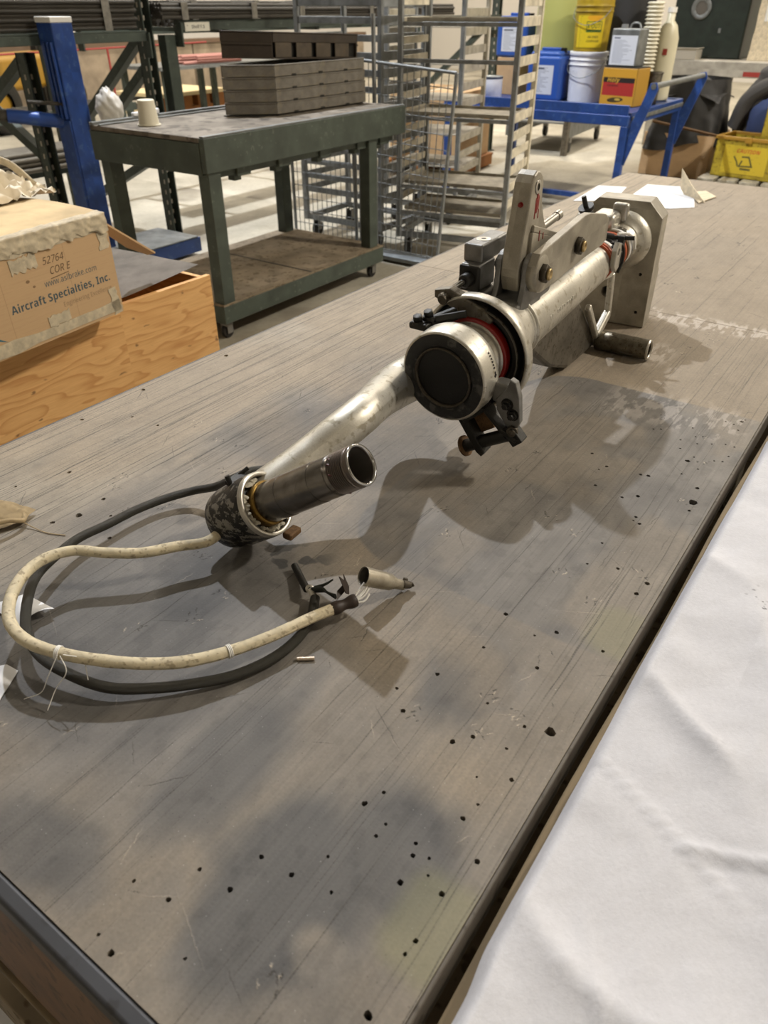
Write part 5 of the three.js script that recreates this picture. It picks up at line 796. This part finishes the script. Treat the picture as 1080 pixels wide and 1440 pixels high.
  const jug = (label, x, y, z, w, h, d, turn = 0) => { const t = thing('blue_container', label, 'container', [x, y, z], turn); part('body', bx(0, h * 0.44, 0, d, h * 0.88, w, 0.03, 3), m.bluePlastic, t); part('shoulder', bx(0, h * 0.9, 0, d * 0.9, h * 0.12, w * 0.9, 0.03, 3), m.bluePlastic, t); part('handle', [bx(0, h * 0.99, 0, 0.03, 0.03, w * 0.55, 0.01), bx(0, h * 0.95, w * 0.25, 0.03, 0.06, 0.03, 0.008), bx(0, h * 0.95, -w * 0.25, 0.03, 0.06, 0.03, 0.008)], m.bluePlastic, t); part('spout_cap', rod([0, h * 0.92, w * 0.36], [0, h * 1.02, w * 0.36], 0.03, 0.028, 20), m.blackSteel, t); const l = part('paper_label', bx(0, 0, 0, w * 0.62, h * 0.56, 0.002), wl, t, true); l.rotation.y = -Math.PI / 2; l.position.set(-d / 2 - 0.0012, h * 0.42, 0.0); return t; };
  jug('tall blue plastic container with a pale label beside the white pail', 7.55, yd, -3.36, 0.33, 0.42, 0.3);
  jug('blue container with a pale printed label standing left of the taller blue container', 7.98, yd + 0.322, -3.93, 0.34, 0.36, 0.3); 
  const can0 = thing('paint_can', 'squat grey-white metal can with a dark lid at the left end of the blue cart', 'can', [7.35, yd, -3.86]);
  part('body', lathe([[0, 0], [0, 0.1], [0.17, 0.1], [0.172, 0.096], [0.172, 0]], [0, 0, 0], [0, 1, 0], 36), m.whitePlastic, can0); part('lid', lathe([[0.172, 0], [0.172, 0.103], [0.19, 0.103], [0.192, 0.096], [0.186, 0.09], [0.186, 0]], [0, 0, 0], [0, 1, 0], 36), m.galv, can0);
  const gb = thing('plastic_drum', 'large translucent yellow-green plastic drum standing behind the blue containers', 'drum', [8.02, yd, -3.46]);
  part('body', lathe([[0, 0], [0, 0.25], [0.02, 0.27], [0.28, 0.28], [0.3, 0.287], [0.32, 0.28], [0.6, 0.28], [0.62, 0.287], [0.64, 0.28], [0.9, 0.27], [0.95, 0.24], [0.95, 0]], [0, 0, 0], [0, 1, 0], 48), M(0xa8a860, 0.45), gb); part('lid', lathe([[0.95, 0], [0.95, 0.26], [0.985, 0.26], [0.99, 0]], [0, 0, 0], [0, 1, 0], 40), m.blackSteel, gb);
  const bd = thing('black_drum', 'black drum standing behind the yellow pail', 'drum', [8.06, yd, -2.84]); part('body', lathe([[0, 0], [0, 0.2], [0.9, 0.21], [0.95, 0.2], [0.95, 0]], [0, 0, 0], [0, 1, 0], 40), m.tarp, bd); part('lid', lathe([[0.95, 0], [0.95, 0.21], [0.98, 0.21], [0.985, 0]], [0, 0, 0], [0, 1, 0], 40), m.blackSteel, bd);
  const yc = canvasTex(256, 256, (g, w, h) => { g.fillStyle = '#cf9a2c'; g.fillRect(0, 0, w, h); g.fillStyle = '#2a2018'; g.fillRect(8, 60, w - 16, 60); g.fillStyle = '#b03226'; g.fillRect(8, 96, w - 16, 92); g.fillStyle = '#d8a834'; g.font = 'bold italic 44px sans-serif'; g.fillText('Holy', 34, 92); g.fillStyle = '#3a1a12'; g.font = 'bold 20px sans-serif'; g.fillText('SORBENT', 40, 124); g.fillStyle = '#4a3a16'; g.beginPath(); g.ellipse(118, 218, 62, 18, -0.1, 0, 7); g.fill(); g.fillStyle = '#d2b048'; g.beginPath(); g.ellipse(136, 214, 22, 9, 0, 0, 7); g.fill(); });
  const ycan = thing('yellow_can', 'rectangular yellow can with a red and black label on the blue cart', 'can', [7.5, yd, -2.6], -0.12);
  part('body', bx(0, 0.15, 0, 0.24, 0.3, 0.34, 0.012, 3), m.machineYellow, ycan); { const l = part('printed_label', bx(0, 0, 0, 0.32, 0.28, 0.002), new THREE.MeshStandardMaterial({ map: yc, roughness: 0.5 }), ycan, true); l.rotation.y = -Math.PI / 2; l.position.set(-0.1215, 0.15, 0); } part('top_rim', bx(0, 0.302, 0, 0.235, 0.01, 0.335, 0.004), m.blackSteel, ycan);
  const pl = canvasTex(256, 256, (g, w, h) => { g.fillStyle = '#d3d7de'; g.fillRect(0, 0, w, h); g.fillStyle = '#8f949e'; for (let i = 0; i < 17; i++) g.fillRect(22, 40 + i * 12, rr(90, 205), 4); g.fillStyle = '#5a6272'; g.fillRect(22, 16, 60, 12); });
  const tin = thing('solvent_tin', 'grey rectangular solvent tin with a white printed label standing on the yellow can', 'tin', [7.5, yd + 0.3075, -2.62], -0.1); tin.rotation.x = 0.0;
  part('body', bx(0, 0.14, 0, 0.18, 0.28, 0.26, 0.012, 3), m.galv, tin); { const l = part('printed_label', bx(0, 0, 0, 0.235, 0.22, 0.002), new THREE.MeshStandardMaterial({ map: pl, roughness: 0.5 }), tin, true); l.rotation.y = -Math.PI / 2; l.position.set(-0.0915, 0.12, 0); } part('cap', rod([0, 0.28, -0.06], [0, 0.31, -0.06], 0.03, 0.028, 20), m.greyPost, tin); part('handle', [sweep([[0, 0.28, 0.09], [0, 0.315, 0.07], [0, 0.315, 0.01], [0, 0.28, -0.01]], 0.008, 16, 6)], m.greyPost, tin);
  const cups = thing('cup_stack', 'tall stack of cream plastic cups standing at the back right of the blue cart', 'cups', [7.85, yd, -2.55]);
  for (let i = 0; i < 26; i++) part('cup', lathe([[0, 0.06], [0.012, 0.062], [0.014, 0.075], [0.022, 0.076], [0.024, 0.068], [0.03, 0.066]], [0, i * 0.03, 0], [0, 1, 0], 24), M(0xd8d2bc, 0.5), cups);
  const jar = thing('clear_bottle', 'tall pale yellow plastic bottle beside the stack of cups', 'bottle', [8.08, yd, -2.47]); part('body', lathe([[0, 0], [0, 0.095], [0.02, 0.1], [0.5, 0.1], [0.6, 0.07], [0.64, 0.035], [0.7, 0.035], [0.7, 0]], [0, 0, 0], [0, 1, 0], 36), M(0xc6c0a6, 0.4), jar); part('cap', rod([0, 0.7, 0], [0, 0.74, 0], 0.04, 0.04, 20), m.white, jar); part('red_tag', bx(-0.1005, 0.4, 0.03, 0.004, 0.05, 0.04), m.redThing, jar);
  const gc = thing('grey_bucket', 'grey plastic tub at the right end of the blue cart behind the yellow can', 'tub', [7.75, yd, -2.42]); part('body', lathe([[0, 0], [0, 0.05], [0.25, 0.07], [0.25, 0.066], [0.02, 0.046], [0.02, 0]], [0, 0, 0], [0, 1, 0], 30), m.castDark, gc); part('rim', lathe([[0.245, 0.068], [0.245, 0.076], [0.256, 0.076], [0.256, 0.066]], [0, 0, 0], [0, 1, 0], 30), m.castDark, gc);
  // dolly on the floor under and behind the cart
  const d = thing('grey_dolly', 'low grey metal dolly on black castors on the floor beyond the blue cart', 'dolly', [10.4, 0, -4.42], 0.1);
  part('frame', [b2(-0.9, 0.18, 0.34, 0.75, 0.34, 0.4, 0.004), b2(-0.9, 0.18, -0.4, 0.75, 0.34, -0.34, 0.004), b2(0.69, 0.18, -0.34, 0.75, 0.34, 0.34)], m.galv, d); part('deck', b2(-0.9, 0.341, -0.4, 0.75, 0.36, 0.4), m.galv, d); part('upright', [b2(-0.95, 0.0, 0.36, -0.86, 0.9, 0.42)], m.castDark, d);
  for (const [x, z] of [[0.6, 0.37], [-0.7, 0.37], [0.6, -0.37]]) { const k = part('castor', bx(x, 0.15, z, 0.07, 0.06, 0.06), m.casterMetal, d); part('wheel', lathe([[-0.02, 0], [-0.02, 0.07], [0.02, 0.07], [0.02, 0]], [x, 0.075, z], [0, 0, 1], 20), m.caster, k); }
}
// ---------------------------------------------------------------- far right
{
  const b = thing('white_bench', 'white steel bench with square legs in front of the dark green machine', 'bench', [0, 0, 0]);
  part('top_beam', b2(10.9, 0.82, -3.55, 12.1, 0.985, 1.2, 0.008), M(0xcfccc4, 0.5, 0, { map: rep(tSmudge, 0.9) }), b); for (const z of [-3.4, -2.52, 0.9]) part('leg', bx(11.0, 0.41, z, 0.08, 0.82, 0.08, 0.004), m.alu, b); part('red_marking', b2(10.897, 0.835, -2.35, 10.9, 0.885, -1.9), m.redThing, b); 
  for (const z of [-3.4, 0.9]) part('leg', bx(11.8, 0.41, z, 0.08, 0.82, 0.08, 0.004), m.alu, b);
  const mc = thing('green_machine', 'dark green machine cabinet with a round port standing on the white bench', 'machine', [11.6, 0.986, -2.98]);
  part('cabinet', bx(0, 0.45, 0, 0.6, 0.9, 0.9, 0.02, 3), m.darkGreen, mc); part('port_ring', lathe([[0, 0.07], [0, 0.115], [0.016, 0.12], [0.02, 0.11], [0.02, 0.08], [0.008, 0.07]], [-0.3, 0.53, -0.12], [-1, 0, 0], 32), m.galv, mc); part('port_glass', rod([-0.3005, 0.53, -0.12], [-0.303, 0.53, -0.12], 0.075), m.boreDark, mc); part('latch', [bx(-0.305, 0.3, 0.15, 0.012, 0.05, 0.03)], m.galv, mc);
  const bag = thing('paper_sack', 'pale paper sack with a white box leaning right of the dark green machine', 'sack', [11.3, 0.986, -2.2]); part('sack', (() => { const g = new THREE.BoxGeometry(0.3, 0.9, 0.4, 6, 14, 8), p = g.attributes.position; for (let i = 0; i < p.count; i++) { const y = p.getY(i); p.setX(i, p.getX(i) * (1 - 0.25 * (y + 0.45)) + 0.02 * (fbm(y * 6, p.getZ(i) * 9, 3) - 0.5)); p.setZ(i, p.getZ(i) * (1 - 0.12 * (y + 0.45)) + 0.03 * (fbm(y * 5 + 3, p.getX(i) * 9, 3) - 0.5)); } g.translate(0, 0.452, 0); g.computeVertexNormals(); return g; })(), m.tape, bag); part('white_panel', bx(-0.14, 0.6, 0.02, 0.01, 0.4, 0.26), m.white, bag); part('cord', sweep([[-0.16, 0.85, -0.1], [-0.19, 0.6, 0.0], [-0.17, 0.4, 0.1]], 0.012, 16, 6), m.blackSteel, bag);
  const tr = thing('clear_tray', 'clear plastic tray on the white bench left of the dark green machine', 'tray', [10.98, 0.986, -3.13]); const trm = new THREE.MeshPhysicalMaterial({ color: 0xdad6cc, roughness: 0.2, transmission: 0.6, thickness: 0 });
  part('basin', [b2(-0.06, 0, -0.15, 0.2, 0.006, 0.15), b2(-0.06, 0, -0.17, -0.055, 0.12, 0.17), b2(0.2, 0, -0.17, 0.205, 0.12, 0.17), b2(-0.06, 0.0, -0.175, 0.2, 0.12, -0.17), b2(-0.06, 0, 0.17, 0.2, 0.12, 0.175)], trm, tr); part('rim', [b2(-0.08, 0.118, -0.19, 0.22, 0.126, -0.17), b2(-0.08, 0.118, 0.17, 0.22, 0.126, 0.19), b2(-0.08, 0.118, -0.17, -0.055, 0.126, 0.17)], m.alu, tr);
  const cb = thing('waste_carton', 'tall brown carton lined with a black sack standing on the floor beyond the blue cart', 'box', [9.25, 0, -2.42]);
  part('carton_wall', [b2(-0.33, 0.004, -0.36, 0.33, 0.42, -0.35), b2(-0.33, 0.004, 0.35, 0.33, 0.42, 0.36), b2(-0.34, 0.004, -0.36, -0.33, 0.42, 0.36), b2(0.33, 0.004, -0.36, 0.34, 0.42, 0.36), b2(-0.33, 0.004, -0.35, 0.33, 0.01, 0.35)], m.card, cb);
  part('black_sack', sheet(1, 1, 60, 24, (u, v) => { const a = u * Math.PI * 2, k = 0.36 + 0.03 * Math.sin(a * 7) * (1 - v) + 0.05 * (fbm(u * 14, v * 4, 3) - 0.5) - 0.06 * v, c = Math.cos(a), s = Math.sin(a), q = 1 / Math.max(Math.abs(c), Math.abs(s)); const r = k * mix(q, 1.05, v); return [r * c * 1.02, mix(0.3 + 0.05 * Math.sin(a * 3), 0.92, v), r * s * 1.02 + 0.0]; }), m.tarp, cb);
  part('sack_top', sheet(1, 1, 30, 30, (u, v) => { const x = (u - 0.5), z = (v - 0.5), r = Math.hypot(x, z); return [x * 0.66, 0.94 - 0.35 * r + 0.05 * fbm(u * 7, v * 7, 3), z * 0.66]; }), m.tarp, cb);
  solo('wooden_stick', 'thin brown stick leaning across the black sack towards the yellow bin', 'stick', rod([8.86, 0.53, -2.7], [8.6, 0.47, -1.96], 0.014, 0.014, 8), m.rust);
  const yb = canvasTex(256, 160, (g, w, h) => { g.fillStyle = '#c8ae2c'; g.fillRect(0, 0, w, h); g.fillStyle = '#b44a22'; g.font = 'bold italic 30px sans-serif'; g.fillText('CAUTION', 70, 40); g.strokeStyle = '#5a5426'; g.lineWidth = 9; g.beginPath(); g.moveTo(64, 62); g.lineTo(84, 88); g.lineTo(96, 116); g.moveTo(110, 62); g.lineTo(150, 60); g.lineTo(176, 112); g.lineTo(104, 116); g.lineTo(116, 82); g.stroke(); g.fillStyle = '#5a5426'; g.fillRect(112, 124, 60, 12); for (let i = 0; i < 40; i++) { g.fillStyle = 'rgba(90,80,40,0.3)'; g.fillRect(rnd() * w, rnd() * h, rr(2, 14), rr(1, 5)); } });
  const bin = (label, x, y, z, w, h, d, print) => { const t = thing('yellow_bin', label, 'bin', [x, y, z], -0.15); part('body', [b2(-d / 2, 0, -w / 2, d / 2, 0.01, w / 2), b2(-d / 2, 0, -w / 2, -d / 2 + 0.012, h, w / 2, 0.004), b2(d / 2 - 0.012, 0, -w / 2, d / 2, h, w / 2, 0.004), b2(-d / 2, 0, -w / 2, d / 2, h, -w / 2 + 0.012, 0.004), b2(-d / 2, 0, w / 2 - 0.012, d / 2, h, w / 2, 0.004)], m.yellowDirty, t); part('rim', [b2(-d / 2 - 0.015, h - 0.03, -w / 2 - 0.015, d / 2 + 0.015, h, -w / 2 + 0.013, 0.005), b2(-d / 2 - 0.015, h - 0.03, w / 2 - 0.013, d / 2 + 0.015, h, w / 2 + 0.015, 0.005), b2(-d / 2 - 0.015, h - 0.03, -w / 2, -d / 2 + 0.013, h, w / 2, 0.005), b2(d / 2 - 0.013, h - 0.03, -w / 2, d / 2 + 0.015, h, w / 2, 0.005)], m.machineYellow, t); if (print) { const l = part('printed_label', bx(0, 0, 0, w * 0.7, h * 0.7, 0.002), new THREE.MeshStandardMaterial({ map: yb, roughness: 0.6 }), t, true); l.rotation.y = -Math.PI / 2; l.position.set(-d / 2 - 0.0015, h * 0.45, 0); } part('latch', bx(-d / 2 - 0.02, h - 0.02, 0, 0.02, 0.05, 0.06, 0.004), m.machineYellow, t); return t; };
  bin('low dirty yellow bin with red and black print standing on a white pallet', 8.72, 0.125, -1.6, 0.62, 0.36, 0.42, true);
  bin('smaller yellow bin at the right edge, on top of the low printed bin', 8.72, 0.487, -1.34, 0.36, 0.36, 0.4, false);
  const wpal = thing('white_pallet', 'white low pallet under the yellow bins', 'pallet', [8.7, 0, -1.5]); for (let i = 0; i < 5; i++) part('board', b2(-0.35, 0.09, -0.5 + i * 0.2, 0.35, 0.12, -0.34 + i * 0.2, 0.003), m.alu, wpal); for (const x of [-0.3, 0.3]) part('runner', b2(x - 0.04, 0, -0.5, x + 0.04, 0.089, 0.5), m.alu, wpal);
  const cl = thing('clothes_heap', 'heap of dark grey jackets and blue jeans behind the yellow bins', 'clothes', [9.35, 0, -1.66]);
  const lump = (sx, sy, sz, x, y, z, k) => { const g = new THREE.SphereGeometry(1, 36, 24), p = g.attributes.position; for (let i = 0; i < p.count; i++) { const a = p.getX(i), b = p.getY(i), c = p.getZ(i), q = 0.8 + 0.4 * fbm(a * 2.4 + c * 1.3 + k, b * 2.6 + k, 3); p.setXYZ(i, a * sx * q, b * sy * q, c * sz * q); } g.translate(x, y, z); g.computeVertexNormals(); return g; };
  part('jacket', [lump(0.28, 0.5, 0.34, 0.05, 0.48, 0, 3), lump(0.25, 0.2, 0.3, 0.0, 0.92, 0.12, 9)], m.greyCloth, cl); part('jeans', [lump(0.1, 0.24, 0.17, -0.27, 0.56, 0.03, 5)], m.denim, cl); part('sleeve', sweep([[-0.22, 0.98, 0.3], [-0.26, 0.9, 0.0], [-0.24, 0.75, -0.2], [-0.2, 0.5, -0.28]], 0.075, 24, 12), m.greyCloth, cl);
}

// ---------------------------------------------------------------- draw
renderer.render(scene, camera);
